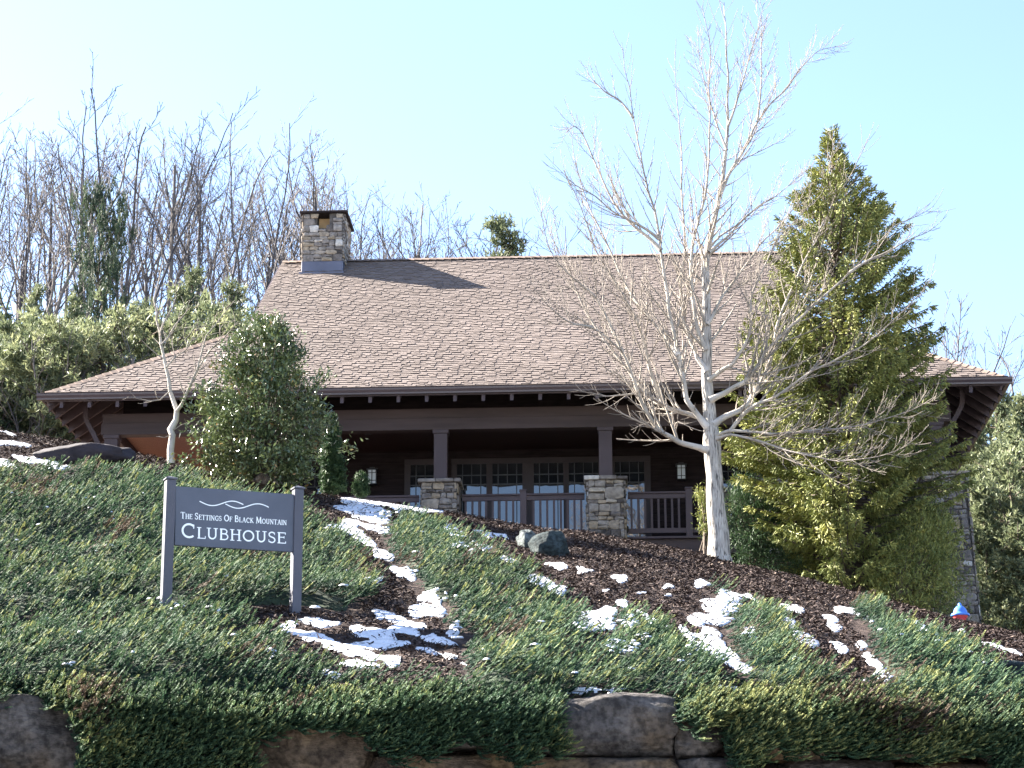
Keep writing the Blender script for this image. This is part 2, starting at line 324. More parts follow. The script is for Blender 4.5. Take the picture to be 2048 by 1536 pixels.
# where juniper, snow and mulch lie: outlines read on the slope, stored as ground regions
def inpoly(px, py, poly):
    c = np.zeros(px.shape, bool); n = len(poly); j = n - 1
    for i in range(n):
        xi, yi = poly[i]; xj, yj = poly[j]
        c ^= ((yi > py) != (yj > py)) & (px < (xj - xi) * (py - yi) / (yj - yi + 1e-9) + xi); j = i
    return c
JUN = [
 [(-900, 900), (0, 938), (60, 935), (140, 928), (240, 930), (330, 945), (400, 962), (480, 980), (560, 990), (606, 1012), (612, 1036), (650, 1050), (685, 1075), (722, 1104), (742, 1140), (740, 1168), (700, 1188), (650, 1210), (600, 1232), (560, 1238), (545, 1262), (560, 1290), (640, 1322), (740, 1345), (900, 1345), (1040, 1350), (1040, 1480), (-900, 1480)],
 [(742, 1018), (800, 1024), (870, 1046), (925, 1066), (960, 1088), (1005, 1112), (1050, 1136), (1085, 1160), (1105, 1185), (1130, 1215), (1150, 1245), (1190, 1262), (1225, 1290), (1260, 1330), (1260, 1480), (900, 1480), (935, 1320), (900, 1275), (885, 1240), (884, 1196), (840, 1166), (812, 1130), (772, 1108), (762, 1066)],
 [(1232, 1212), (1290, 1230), (1350, 1268), (1400, 1305), (1440, 1345), (1440, 1480), (1200, 1480), (1210, 1290), (1212, 1245)],
 [(1412, 1158), (1440, 1166), (1450, 1192), (1520, 1200), (1560, 1242), (1592, 1300), (1640, 1345), (1700, 1375), (1700, 1480), (1480, 1480), (1495, 1335), (1455, 1275), (1442, 1205), (1418, 1180)],
 [(1690, 1188), (1740, 1202), (1752, 1236), (1838, 1252), (1925, 1290), (1965, 1315), (1985, 1345), (2060, 1366), (3000, 1500), (3000, 1600), (1700, 1600), (1690, 1370), (1770, 1345), (1735, 1292), (1722, 1242)],
 [(-900, 1345), (1040, 1350), (1260, 1338), (1500, 1345), (1700, 1368), (3000, 1480), (3000, 1700), (-900, 1700)]]
SNOW = [(20, 886, 48, 4, 5), (78, 920, 52, 6, 8), (-10, 926, 50, 7, 5), (0, 866, 40, 2, 6), (112, 932, 26, 4, 10),
 (745, 1003, 66, 7, 6), (825, 1018, 62, 5, 7), (722, 1020, 58, 8, 8), (790, 1012, 55, 5, 8), (705, 1047, 26, 6, 8), (737, 1033, 38, 7, 10), (752, 1056, 28, 7, 12),
 (692, 1058, 38, 7, 12), (728, 1082, 30, 8, 22), (765, 1108, 22, 7, 20), (748, 1160, 20, 8, 5), (806, 1143, 32, 10, 20), (858, 1192, 32, 9, -16), (852, 1222, 40, 10, -4), (880, 1208, 12, 24, 0),
 (795, 1238, 58, 8, 16), (640, 1246, 44, 7, 8), (578, 1250, 24, 3, 3), (615, 1272, 66, 7, 14), (700, 1300, 72, 9, 12), (765, 1287, 60, 9, 0), (742, 1264, 48, 9, 10), (806, 1262, 32, 8, 10),
 (872, 1280, 42, 7, 15), (906, 1262, 12, 12, 0), (715, 1330, 46, 6, 3), (783, 1322, 22, 11, 0), (862, 1304, 32, 5, 16), (932, 1330, 14, 3, 10), (905, 1312, 24, 4, 14),
 (905, 1062, 22, 9, 28), (930, 1095, 20, 5, 20), (966, 1090, 24, 5, 15), (972, 1068, 28, 4, 12), (1004, 1074, 18, 4, 5), (1022, 1120, 18, 5, 20), (1092, 1168, 44, 8, 18), (1112, 1180, 24, 7, 20),
 (1168, 1140, 22, 4, 8), (1110, 1132, 24, 6, 18), (1240, 1158, 23, 6, 15), (1335, 1175, 15, 5, 6), (1338, 1190, 8, 3, 6), (1401, 1167, 14, 5, -4), (1285, 1190, 12, 3, 10), (1215, 1178, 9, 3, 10),
 (1190, 1243, 42, 17, 0), (1218, 1222, 22, 8, -14), (1168, 1252, 20, 10, 0), (1241, 1205, 16, 4, 10), (1255, 1247, 14, 12, 20), (1300, 1236, 44, 4, 27), (1237, 1293, 26, 9, 4), (1270, 1290, 16, 8, 10),
 (1432, 1215, 32, 13, 24), (1422, 1238, 38, 8, 8), (1452, 1196, 26, 10, 28), (1395, 1240, 28, 10, 6), (1422, 1276, 30, 16, 40), (1452, 1312, 36, 12, 26), (1482, 1334, 22, 8, 20), (1376, 1266, 22, 6, 30), (1400, 1292, 26, 7, 32),
 (1480, 1192, 42, 4, 20), (1585, 1216, 29, 6, 14), (1578, 1246, 18, 7, 44), (1610, 1278, 36, 9, 24), (1664, 1236, 20, 7, 10), (1668, 1252, 14, 5, 24), (1692, 1222, 30, 4, 14), (1728, 1234, 25, 5, 16), (1680, 1296, 24, 6, 22),
 (1722, 1290, 11, 8, 20), (1742, 1322, 26, 8, 38), (1766, 1350, 20, 8, 35), (1832, 1252, 40, 3, 22), (1875, 1278, 62, 3.5, 20), (1920, 1263, 12, 4, 10), (1990, 1292, 30, 3.5, 14), (2022, 1304, 30, 3.5, 14), (1992, 1332, 35, 5, 25), (2040, 1342, 14, 5, 20),
 (1165, 1383, 70, 4, 2), (1240, 1380, 20, 3, 2), (337, 1202, 30, 7, 14), (350, 1193, 14, 6, 0), (95, 1235, 8, 5, 0), (132, 1325, 14, 6, 10), (12, 1372, 14, 9, 0), (540, 1306, 11, 10, 0), (664, 1350, 20, 6, 20), (430, 1221, 12, 3, 5),
 (1290, 1272, 12, 6, 20), (1020, 1395, 14, 6, 5), (1345, 1320, 10, 5, 20), (1505, 1265, 16, 8, 30), (1590, 1320, 10, 6, 20), (1320, 1352, 12, 5, 5), (1455, 1375, 22, 5, 10)]
def snowmask(px, py):
    nx = px + 13 * fbm(px / 26., py / 18., 11, 2); ny = py + 9 * fbm(px / 26., py / 13., 15, 2)
    m = np.full(px.shape, -1.0)
    for cx, cy, rx, ry, an in SNOW:
        a = math.radians(an); dx = nx - cx; dy = ny - cy; ry = ry * 1.5; rx = rx * 1.1
        ux = (dx * math.cos(a) + dy * math.sin(a)) / rx; uy = (-dx * math.sin(a) + dy * math.cos(a)) / ry
        m = np.maximum(m, 1 - np.sqrt(ux * ux + uy * uy))
    return m
def junmask(px, py):
    nx = px + 16 * fbm(px / 30., py / 20., 21, 3); ny = py + 10 * fbm(px / 30., py / 20., 25, 3)
    m = np.zeros(px.shape, bool)
    for p in JUN: m |= inpoly(nx, ny, p)
    return m

def canopy(x, y):
    return .16 * np.exp(-((x + 3.75) ** 2 / .5 + (y - 26.2) ** 2 / .6)) + .09 + .20 * np.clip(.5 + 1.3 * fbm(x * .6, y * .45, 41, 2), 0, 1) + .11 * vnoise(x * 2.3, y * 1.9, 44)
def clear(x, y): return (x + 2.64) ** 2 / .5 + (y - 27.2) ** 2 / 1.4 < 1       # bare mulch round the right post
def junfield(x, y, z): px, py = proj(np.stack([x, y, z + canopy(x, y)], -1)); return junmask(px, py) & ~clear(x, y), snowmask(px, py), px
def build_snow():
    xs = np.arange(-12., 12., .035); ys = np.arange(YW + .02, 43.2, .055)
    X, Y = np.meshgrid(xs, ys); Z = terrain(X, Y); PX, PY = proj(np.stack([X, Y, Z], -1))
    m = snowmask(PX, PY)
    m = m - .10 - .40 * np.clip(fbm(PX / 17., PY / 9., 19, 2) - .02, 0, 1)
    th = np.where(m > 0, .010 * np.sqrt(np.clip(m * 5, 0, 1)), m * .45) + .008 * vnoise(X * 6, Y * 6, 4) + .003 * vnoise(X * 20, Y * 20, 6)
    Z2 = Z + th + .004
    ok = m > -.16
    nx = len(xs); q = ok[:-1, :-1] & ok[1:, :-1] & ok[:-1, 1:] & ok[1:, 1:]
    I, J = np.nonzero(q); a = I * nx + J
    Q = np.stack([a, a + 1, a + nx + 1, a + nx], -1)
    used, inv = np.unique(Q.ravel(), return_inverse=True)
    V = np.stack([X, Y, Z2], -1).reshape(-1, 3)[used]
    inv = inv.reshape(-1, 4)
    # snow caught on the juniper sprays: small rounded dabs
    R = np.random.RandomState(3); N = 60000; x = R.uniform(-12, 12, N); y = R.uniform(YW, 42, N); c = canopy(x, y) + .02; z = terrain(x, y); px, py = proj(np.stack([x, y, z + c], -1))
    sm = snowmask(px, py); k = junmask(px, py) & (((sm > .04) & (R.rand(N) < .42)) | (R.rand(N) < .005)); x, y, z = x[k], y[k], (z + c)[k]; n = len(x); K = 9
    r = R.uniform(.015, .05, (n, 1)); a = np.arange(K) * 2 * math.pi / K; rr = r * R.uniform(.6, 1.3, (n, K)); st = R.uniform(.6, 1.6, (n, 1))
    ring = np.stack([x[:, None] + rr * np.cos(a) * st, y[:, None] + rr * np.sin(a), z[:, None] - .012 + 0 * rr], -1); mid = np.stack([x[:, None] + .62 * rr * np.cos(a) * st, y[:, None] + .62 * rr * np.sin(a), z[:, None] + r * .2 + 0 * rr], -1); top = np.stack([x, y, z + r[:, 0] * .26], -1)[:, None]
    VV = np.concatenate([ring, mid, top], 1).reshape(-1, 3); b = np.arange(n)[:, None] * (2 * K + 1) + len(V); i0 = np.arange(K); i1 = (i0 + 1) % K
    Q2 = np.stack([b + i0, b + i1, b + K + i1, b + K + i0], -1).reshape(-1, 4); T2 = np.stack([b + K + i0, b + K + i1, b + 2 * K + 0 * i0], -1).reshape(-1, 3)
    V = np.concatenate([V, VV])
    o = mobj('snow', nmesh('snow', V, [np.concatenate([inv, Q2]), T2], M['snow'], smooth=True))
    tag(o, 'thin melting snow patches scattered over the mulched and planted slope', 'snow', kind='stuff')
build_snow()

def build_chips():
    R = np.random.RandomState(5); N = 270000
    x = R.uniform(-13.5, 14.5, N); y = R.uniform(YW, 43.5, N); z = terrain(x, y)
    px, py = proj(np.stack([x, y, z], -1))
    ok = (px > -250) & (px < 2450) & ~junfield(x, y, z)[0] & ((snowmask(px, py) < .03) | (R.rand(N) < .16)) & (x * 0 + y < crest(x / y)[0] + .8)
    x, y, z = x[ok], y[ok], z[ok]; n = len(x)
    L = R.uniform(.018, .06, n); w = R.uniform(.004, .012, n); a = R.uniform(0, math.pi, n); tl = R.normal(0, .38, n)
    d = np.stack([np.cos(a) * np.cos(tl), np.sin(a) * np.cos(tl), np.sin(tl)], -1)
    sd_ = np.cross(d, R.normal(0, .35, (n, 3)) + [0, 0, 1]); sd_ /= np.linalg.norm(sd_, axis=1, keepdims=True)
    c = np.stack([x, y, z + R.uniform(.005, .035, n)], -1); up = np.cross(sd_, d)
    V = np.stack([c - d * L[:, None] - sd_ * w[:, None], c - d * L[:, None] * .9 + sd_ * w[:, None], c + sd_ * w[:, None] + up * (L * .18)[:, None], c - sd_ * w[:, None] + up * (L * .18)[:, None],
                  c + d * L[:, None] + sd_ * w[:, None] * .6, c + d * L[:, None] * .9 - sd_ * w[:, None]], 1).reshape(-1, 3)
    b = np.arange(n)[:, None] * 6
    Q = np.concatenate([b + [0, 3, 2, 1], b + [3, 5, 4, 2]], 1).reshape(-1, 4)
    r = np.repeat(np.clip(R.beta(1.6, 2.4, n), 0, 1), 2)
    o = mobj('bark_mulch', nmesh('bark_mulch', V, Q, M['chip'], r)); tag(o, 'shredded brown bark mulch and dead leaves covering the bank', 'mulch', kind='stuff')
build_chips()

# ------------------------------------------------------------------ creeping juniper
def spray_bank(R, n, leafs=15):
    """n spray templates -> list of (V, T) : a curved stem with short leafy side shoots, unit length along +x, upturned"""
    out = []
    for _ in range(n):
        V = []; T = []; bend = R.uniform(0, 3)
        def blade(p, d, L, w):
            d = d / np.linalg.norm(d); s = np.cross(d, R.normal(0, .45, 3) + [0, 0, 1]); s /= np.linalg.norm(s); k = len(V)
            V.extend([p - s * w * .5, p + s * w * .5, p + d * L * .55 + s * w * .45, p + d * L, p + d * L * .55 - s * w * .45]); T.extend([[k, k + 1, k + 2], [k, k + 2, k + 4], [k + 4, k + 2, k + 3]])
        for i in range(leafs):
            t = (i + 1) / leafs; p = np.array([t, 0.10 * math.sin(t * 4 + bend), .42 * t * t])
            for sgn in (-1, 1):
                d = np.array([.95, sgn * R.uniform(.2, .75), .25 + R.uniform(-.25, .4)])
                blade(p, d, R.uniform(.12, .22) * (1.25 - .8 * t), .048)
        blade(np.array([.88, 0, .29]), np.array([1, 0, .7]), .26, .055)
        out.append((np.array(V), np.array(T)))
    return out
def place_sprays(bank, P, Dr, Up, Sc, R, rb):
    """P base, Dr forward, Up up, Sc scale arrays -> merged V, T, rnd"""
    VV = []; TT = []; RR = []; off = 0; idx = R.randint(0, len(bank), len(P))
    for k, (V, T) in enumerate(bank):
        s = np.nonzero(idx == k)[0]
        if not len(s): continue
        D = Dr[s]; U = Up[s]; Sd = np.cross(U, D); Sd /= (np.linalg.norm(Sd, axis=1, keepdims=True) + 1e-9); U = np.cross(D, Sd)
        W_ = P[s][:, None, :] + Sc[s][:, None, None] * (V[None, :, 0:1] * D[:, None, :] + V[None, :, 1:2] * Sd[:, None, :] + V[None, :, 2:3] * U[:, None, :])
        nv = len(V); TT.append((T[None] + (np.arange(len(s)) * nv)[:, None, None] + off).reshape(-1, 3)); VV.append(W_.reshape(-1, 3)); off += len(s) * nv
        rr = rb[s][:, None] + R.normal(0, .06, (len(s), len(T))) + np.linspace(-.26, .34, len(T))[None]; RR.append(np.clip(rr, 0, 1).ravel())
    return np.concatenate(VV), np.concatenate(TT), np.concatenate(RR)
ROCKGAP = [[(-200, 1392), (95, 1392), (125, 1410), (140, 1450), (150, 1700), (-200, 1700)],
           [(1085, 1400), (1110, 1384), (1330, 1384), (1352, 1430), (1345, 1500), (1350, 1540), (1350, 1700), (1040, 1700), (1035, 1512), (1110, 1490), (1105, 1430)],
           [(1340, 1462), (1400, 1452), (1440, 1470), (1450, 1500), (1430, 1700), (1340, 1700)],
           [(490, 1488), (600, 1472), (700, 1480), (745, 1500), (740, 1700), (480, 1700)],
           [(745, 1500), (850, 1505), (1040, 1510), (1040, 1700), (740, 1700)],
           [(1500, 1510), (1640, 1500), (1800, 1512), (1960, 1505), (1960, 1700), (1500, 1700)]]
def build_juniper():
    R = np.random.RandomState(12); bank = spray_bank(R, 12, 18)
    N = 92000
    x = R.uniform(-13.5, 13.5, N); y = YW + (44 - YW) * R.rand(N) ** 1.15; z = terrain(x, y); px, py = proj(np.stack([x, y, z], -1))
    jm, sm, _ = junfield(x, y, z)
    ok = (px > -250) & (px < 2400) & jm & ((sm < 0.0) | (R.rand(N) < .22)) & (y < crest(x / y)[0] + .3)
    x, y, z = x[ok], y[ok], z[ok]; n = len(x)
    h = canopy(x, y); up = np.tile([0.12, -.33, .93], (n, 1))
    a = R.normal(.15, .5, n)              # sprays sweep to the right and up the light
    d = np.stack([np.cos(a), np.sin(a) * .8 - .25, R.uniform(-.12, .42, n)], -1); d /= np.linalg.norm(d, axis=1, keepdims=True)
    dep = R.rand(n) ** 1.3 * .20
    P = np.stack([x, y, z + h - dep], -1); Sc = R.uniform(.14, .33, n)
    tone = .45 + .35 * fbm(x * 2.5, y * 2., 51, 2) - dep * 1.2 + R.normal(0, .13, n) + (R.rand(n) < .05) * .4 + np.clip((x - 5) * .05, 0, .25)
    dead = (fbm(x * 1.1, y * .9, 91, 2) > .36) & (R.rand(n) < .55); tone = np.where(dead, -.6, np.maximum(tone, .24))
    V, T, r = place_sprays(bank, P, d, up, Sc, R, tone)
    # sprays spilling down over the wall face
    N2 = 44000; x2 = R.uniform(-6.4, 6.6, N2); drop = R.rand(N2) ** .9 * 1.7; wob = .5 * fbm(x2 * .55, x2 * 0, 63, 2)
    th = np.clip(drop / .8, 0, 1) * math.pi / 2; dn = np.clip(drop - .75, 0, 2)
    bulge = .16 * fbm(x2 * 1.3, drop * 2.2, 61, 2) + .10 * np.sin(np.clip(dn, 0, 1) * 3) + .25 * np.clip(wob, -.1, .3)
    y2 = YW + .10 - .74 * np.sin(th) - bulge * np.sin(th); z2 = terrain(x2, YW + .1 + 0 * x2) + canopy(x2, YW + 0 * x2) * .9 - .09 - .26 * np.sin(th) - .16 * (1 - np.cos(th)) - dn
    P2 = np.stack([x2, y2, z2], -1); px2, py2 = proj(P2); gap = np.zeros(N2, bool)
    gx = px2 + 34 * fbm(px2 / 45., py2 / 60., 71, 3); gy = py2 + 46 * fbm(px2 / 36., py2 / 80., 75, 3)
    for g in ROCKGAP: gap |= inpoly(gx, gy, g)
    k = ~gap; P2 = P2[k]; n2 = len(P2); a2 = R.normal(.1, .6, n2)
    d2 = np.stack([np.cos(a2) * .9, -R.uniform(.25, .8, n2), R.uniform(-.6, .2, n2)], -1); d2 /= np.linalg.norm(d2, axis=1, keepdims=True)
    P2[:, 1] += R.rand(n2) * .12
    up2 = np.tile([0, -.5, .86], (n2, 1)); t2 = .44 + R.normal(0, .10, n2) + .5 * fbm(P2[:, 0] * 1.2, P2[:, 2] * 1.5, 81, 2) + (R.rand(n2) < .02) * .2
    t2 = np.where((fbm(P2[:, 0] * 1.5, P2[:, 2] * 1.5, 95, 2) > .34) & (R.rand(n2) < .5), -.6, np.maximum(t2, .24))
    V2, T2, r2 = place_sprays(bank, P2, d2, up2, R.uniform(.14, .30, n2), R, t2)
    V = np.concatenate([V, V2]); T = np.concatenate([T, T2 + len(V) - len(V2)]); r = np.concatenate([r, r2])
    o = mobj('creeping_juniper', nmesh('creeping_juniper', V, T, M['juniper'], r)); tag(o, 'dense green creeping juniper covering the bank and spilling over the boulders', 'juniper', kind='stuff')
    # woody, shaded underlayer of the mat
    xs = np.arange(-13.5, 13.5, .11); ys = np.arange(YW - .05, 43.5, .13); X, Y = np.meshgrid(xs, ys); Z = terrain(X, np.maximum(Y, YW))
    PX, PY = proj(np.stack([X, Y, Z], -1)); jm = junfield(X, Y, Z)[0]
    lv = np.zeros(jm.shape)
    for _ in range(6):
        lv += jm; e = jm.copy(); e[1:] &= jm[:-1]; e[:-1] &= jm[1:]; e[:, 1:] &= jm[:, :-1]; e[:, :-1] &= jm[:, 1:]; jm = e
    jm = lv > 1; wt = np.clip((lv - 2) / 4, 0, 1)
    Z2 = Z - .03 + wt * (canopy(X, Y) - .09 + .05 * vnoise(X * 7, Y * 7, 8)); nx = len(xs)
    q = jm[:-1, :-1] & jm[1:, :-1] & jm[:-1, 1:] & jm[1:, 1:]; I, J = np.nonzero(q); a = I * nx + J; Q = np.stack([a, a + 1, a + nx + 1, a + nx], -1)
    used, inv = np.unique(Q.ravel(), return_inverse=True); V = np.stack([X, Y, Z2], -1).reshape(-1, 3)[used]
    o = mobj('juniper_stems', nmesh('juniper_stems', V, inv.reshape(-1, 4), M['juniper_under'], smooth=True)); tag(o, 'dark woody juniper mat beneath the green sprays', 'juniper', kind='stuff')
build_juniper()

# ------------------------------------------------------------------ rocks
def rock_mesh(name, dims, mt, seed, sub=4, flat=.5, rough=.16, boxy=.55):
    R = np.random.RandomState(seed); n = 2 ** sub + 6
    # cube sphere blended towards a box
    g = np.linspace(-1, 1, n); A, B = np.meshgrid(g, g); faces = []; Vs = []; off = 0; Q = []
    for ax in range(3):
        for sg in (-1, 1):
            P = np.zeros((n, n, 3)); P[..., ax] = sg; P[..., (ax + 1) % 3] = A * sg; P[..., (ax + 2) % 3] = B
            sp = P / np.linalg.norm(P, axis=-1, keepdims=True); q = sp * (1 - boxy) * 1.25 + P * boxy; q = q / 1.08
            Vs.append(q.reshape(-1, 3)); i = np.arange(n - 1)[:, None] * n; j = np.arange(n - 1)[None, :]
            Q.append(np.stack([i + j, i + j + 1, i + n + j + 1, i + n + j], -1).reshape(-1, 4) + off); off += n * n
    V = np.concatenate(Vs); k = R.randint(0, 200)
    cuts = R.normal(0, 1, (20, 3)); cuts /= np.linalg.norm(cuts, axis=1, keepdims=True)
    for c in cuts:
        lim = R.uniform(.78 + .12 * (boxy > .65), 1.04 + .14 * (boxy > .65)); d = V @ c; ex = np.clip(d - lim, 0, None); V = V - ex[:, None] * c[None] * .8
    nz = fbm(V[:, 0] * 1.5 + V[:, 2] * .9 + k, V[:, 1] * 1.5 - V[:, 2] * 1.3, k, 4); V = V * (1 + rough * nz)[:, None]
    V = V * (np.array(dims) / 2)
    me = nmesh(name, V, np.concatenate(Q), mt, smooth=True); return me
def boulder(pxr, pyr, Y, depth, mt, seed, label, cat='boulder', group=None, name='boulder', boxy=.6, rz=0., rough=.16):
    (x0, x1), (y0, y1) = pxr, pyr
    c = at((x0 + x1) / 2, (y0 + y1) / 2, Y); a = at(x0, (y0 + y1) / 2, Y); b = at(x1, (y0 + y1) / 2, Y); t = at((x0 + x1) / 2, y0, Y); u = at((x0 + x1) / 2, y1, Y)
    o = mobj(name, rock_mesh(name, ((b[0] - a[0]) * 1.1, depth, (t[2] - u[2]) * 1.12), mt, seed, boxy=boxy, rough=rough)); o.location = (c[0], Y + depth * .42, c[2]); o.rotation_euler = (0, 0, rz)
    tag(o, label, cat, group); return o
G = 'stacked boulders of the retaining wall'
rows = [ # first course (just under the juniper) then second course
 ((-170, 165), (1390, 1560), 0, 'big pale grey boulder at the lower left corner of the bank'),
 ((170, 480), (1410, 1520), 0, 'top course boulder second from the left edge, behind the spilling juniper'),
 ((485, 745), (1412, 1560), 1, 'brown boulder low below the sign, framed by juniper'),
 ((750, 1060), (1405, 1495), 0, 'top course boulder just left of the large exposed block, under juniper'),
 ((1075, 1350), (1386, 1506), 0, 'large exposed squarish grey boulder with snow along its top'),
 ((1352, 1445), (1440, 1510), 0, 'small dark boulder tucked right beside the large exposed block'),
 ((1450, 1660), (1425, 1515), 1, 'reddish boulder in the top course right of the small dark one'),
 ((1665, 1960), (1430, 1515), 1, 'wide brown boulder low on the right under hanging juniper'),
 ((1965, 2260), (1435, 1540), 0, 'boulder of the top course at the right edge under juniper'),
 ((-20, 260), (1566, 1680), 0, 'bottom course boulder at the left edge below the picture'),
 ((170, 480), (1526, 1640), 0, 'bottom course boulder second from the left'),
 ((745, 1035), (1502, 1610), 1, 'dark boulder in the bottom course left of the tan one'),
 ((1040, 1355), (1512, 1620), 1, 'tan boulder directly beneath the large exposed block'),
 ((1360, 1500), (1516, 1625), 0, 'grey boulder of the bottom course right of the tan one'),
 ((1505, 1790), (1520, 1625), 0, 'bottom course boulder under the reddish one'),
 ((1795, 2100), (1520, 1630), 1, 'bottom course boulder at the lower right corner')]
for i, (xr, yr, mk, lb) in enumerate(rows):
    boulder(xr, yr, YW - .42 - (.10 if yr[0] > 1500 else 0), .95, M['boulder2'] if mk else M['boulder'], 100 + i * 7, lb, 'boulder', G, boxy=.84, rough=.15)
for r_ in range(3):      # the wall below the frame, down to the verge
    pass
def gz(px, py, Y): return at(px, py, Y)
boulder((1064, 1136), (1058, 1118), ghit(1100, 1112) - .25, .6, M['bluerock'], 301, 'large rounded blue grey rock with white streaks on the mulch below the stone pier', 'rock', None, 'rock', .25, .2, .2)
boulder((1038, 1076), (1061, 1100), ghit(1052, 1096) - .15, .4, M['bluerock'], 306, 'small jagged blue grey rock leaning on the left of the larger one', 'rock', None, 'rock', .4, .3, .3)
boulder((72, 254), (884, 934), ghit(160, 926) - .3, .8, M['darkrock'], 311, 'long low dark purple rock on top of the bank at the left', 'rock', None, 'rock', .75, -.08, .16)
boulder((1972, 2080), (1316, 1368), ghit(2020, 1352) - .3, .6, M['bluerock'], 317, 'grey rock half buried in mulch and juniper at the right edge', 'rock', None, 'rock', .4, .1, .2)
boulder((506, 536), (946, 968), 40.6, .3, M['boulder2'], 323, 'small tan stone under the glossy broadleaf shrub', 'rock', None, 'rock', .6, .1, .1)

# ------------------------------------------------------------------ sign
def glyph_strokes():
    # strokes: list of (points, width0, width1); cap height 1
    T_, t_, sr = .15, .075, .045
    def arc(cx, cy, rx, ry, a0, a1, n=14): return [(cx + rx * math.cos(math.radians(a0 + (a1 - a0) * i / n)), cy + ry * math.sin(math.radians(a0 + (a1 - a0) * i / n))) for i in range(n + 1)]
    def serif(x, y, w=.32): return ([(x - w / 2, y), (x + w / 2, y)], sr * 1.5)
    Gl = {}
    Gl['T'] = (.80, [([(.4, 0), (.4, 1)], T_), ([(.02, .96), (.78, .96)], t_), ([(.04, .80), (.04, .98)], sr * 1.4), ([(.76, .80), (.76, .98)], sr * 1.4), serif(.4, .03)])
    Gl['H'] = (.88, [([(.17, 0), (.17, 1)], T_), ([(.70, 0), (.70, 1)], T_), ([(.17, .56), (.70, .56)], t_), serif(.17, .03), serif(.17, .97), serif(.70, .03), serif(.70, .97)])
    Gl['E'] = (.72, [([(.17, 0), (.17, 1)], T_), ([(.05, .96), (.66, .96)], t_), ([(.17, .56), (.55, .56)], t_), ([(.05, .04), (.68, .04)], t_), ([(.65, .80), (.65, .99)], sr * 1.4), ([(.67, .01), (.67, .2)], sr * 1.4), ([(.55, .46), (.55, .66)], sr * 1.4)])
    Gl['F'] = (.68, [([(.17, 0), (.17, 1)], T_), ([(.05, .96), (.64, .96)], t_), ([(.17, .54), (.52, .54)], t_), ([(.63, .80), (.63, .99)], sr * 1.4), ([(.52, .44), (.52, .64)], sr * 1.4), serif(.17, .03)])
    Gl['L'] = (.68, [([(.17, 0), (.17, 1)], T_), ([(.05, .04), (.63, .04)], t_), ([(.63, .01), (.65, .24)], sr * 1.4), serif(.17, .97)])
    Gl['I'] = (.36, [([(.18, 0), (.18, 1)], T_), serif(.18, .03), serif(.18, .97)])
    Gl['S'] = (.66, [(arc(.33, .74, .22, .21, 35, 250) + arc(.32, .27, .23, .23, 75, -145), (t_ * 1.5)), ([(.53, .72), (.53, .93)], sr * 1.3), ([(.09, .07), (.09, .3)], sr * 1.3)])
    Gl['C'] = (.90, [(arc(.50, .5, .38, .45, 48, 312, 22), T_ * .92), ([(.77, .66), (.77, .94)], sr * 1.5)])
    Gl['G'] = (.90, [(arc(.50, .5, .38, .45, 48, 312, 22), T_ * .9), ([(.77, .68), (.77, .92)], sr * 1.5), ([(.74, .08), (.74, .45)], T_ * .8), ([(.58, .46), (.88, .46)], sr * 1.5)])
    Gl['O'] = (.96, [(arc(.48, .5, .38, .44, 0, 360, 28), T_ * .88)])
    Gl['U'] = (.88, [([(.17, 1), (.17, .38)] + arc(.43, .36, .26, .31, 180, 360, 12) + [(.69, 1)], T_ * .85), serif(.17, .97), serif(.69, .97)])
    Gl['B'] = (.78, [([(.17, 0), (.17, 1)], T_), ([(.08, .96), (.38, .96)] + arc(.38, .755, .22, .205, 90, -90, 10) + [(.17, .55)], t_ * 1.35), ([(.17, .55), (.40, .55)] + arc(.41, .295, .26, .255, 90, -90, 10) + [(.08, .04)], t_ * 1.4)])
    Gl['N'] = (.90, [([(.15, 0), (.15, 1)], t_), ([(.74, 0), (.74, 1)], t_), ([(.13, .99), (.76, .01)], T_), serif(.15, .03, .26), serif(.12, .97, .2), serif(.74, .97, .26)])
    Gl['M'] = (1.06, [([(.13, 0), (.19, 1)], t_), ([(.93, 0), (.87, 1)], T_), ([(.19, .99), (.53, .10)], T_), ([(.87, .99), (.53, .10)], t_), serif(.13, .03, .26), serif(.93, .03, .28)])
    Gl['A'] = (.90, [([(.12, 0), (.45, 1)], t_), ([(.78, 0), (.45, 1)], T_), ([(.24, .34), (.66, .34)], t_), serif(.12, .03, .26), serif(.78, .03, .28)])
    Gl['K'] = (.84, [([(.17, 0), (.17, 1)], T_), ([(.20, .46), (.66, .97)], t_), ([(.32, .56), (.74, .02)], T_), serif(.17, .03), serif(.17, .97), serif(.64, .97, .22), serif(.74, .03, .22)])
    return Gl
GL = glyph_strokes()
def ribbon(mb, pts, w, x0, z0, sc, y, xs=1.0):
    P = np.array([(p[0] * xs, p[1]) for p in pts], float) * sc + [x0, z0]; w = w * sc
    D = np.gradient(P, axis=0) if len(P) > 2 else np.repeat([P[1] - P[0]], 2, 0)
    D /= (np.linalg.norm(D, axis=1, keepdims=True) + 1e-9); Nn = np.stack([-D[:, 1], D[:, 0]], -1) * w / 2
    L = P + Nn; R_ = P - Nn; n = len(P); V = []
    for yy in (y, y + .012): V += [(a[0], yy, a[1]) for a in L] + [(a[0], yy, a[1]) for a in R_]
    Q = []
    for i in range(n - 1):
        Q += [[i, n + i, n + i + 1, i + 1], [i, i + 1, 2 * n + i + 1, 2 * n + i], [n + i, 3 * n + i, 3 * n + i + 1, n + i + 1]]
    Q += [[0, 2 * n, 3 * n, n], [n - 1, 2 * n - 1, 4 * n - 1, 3 * n - 1]]
    mb.add(V, Q)
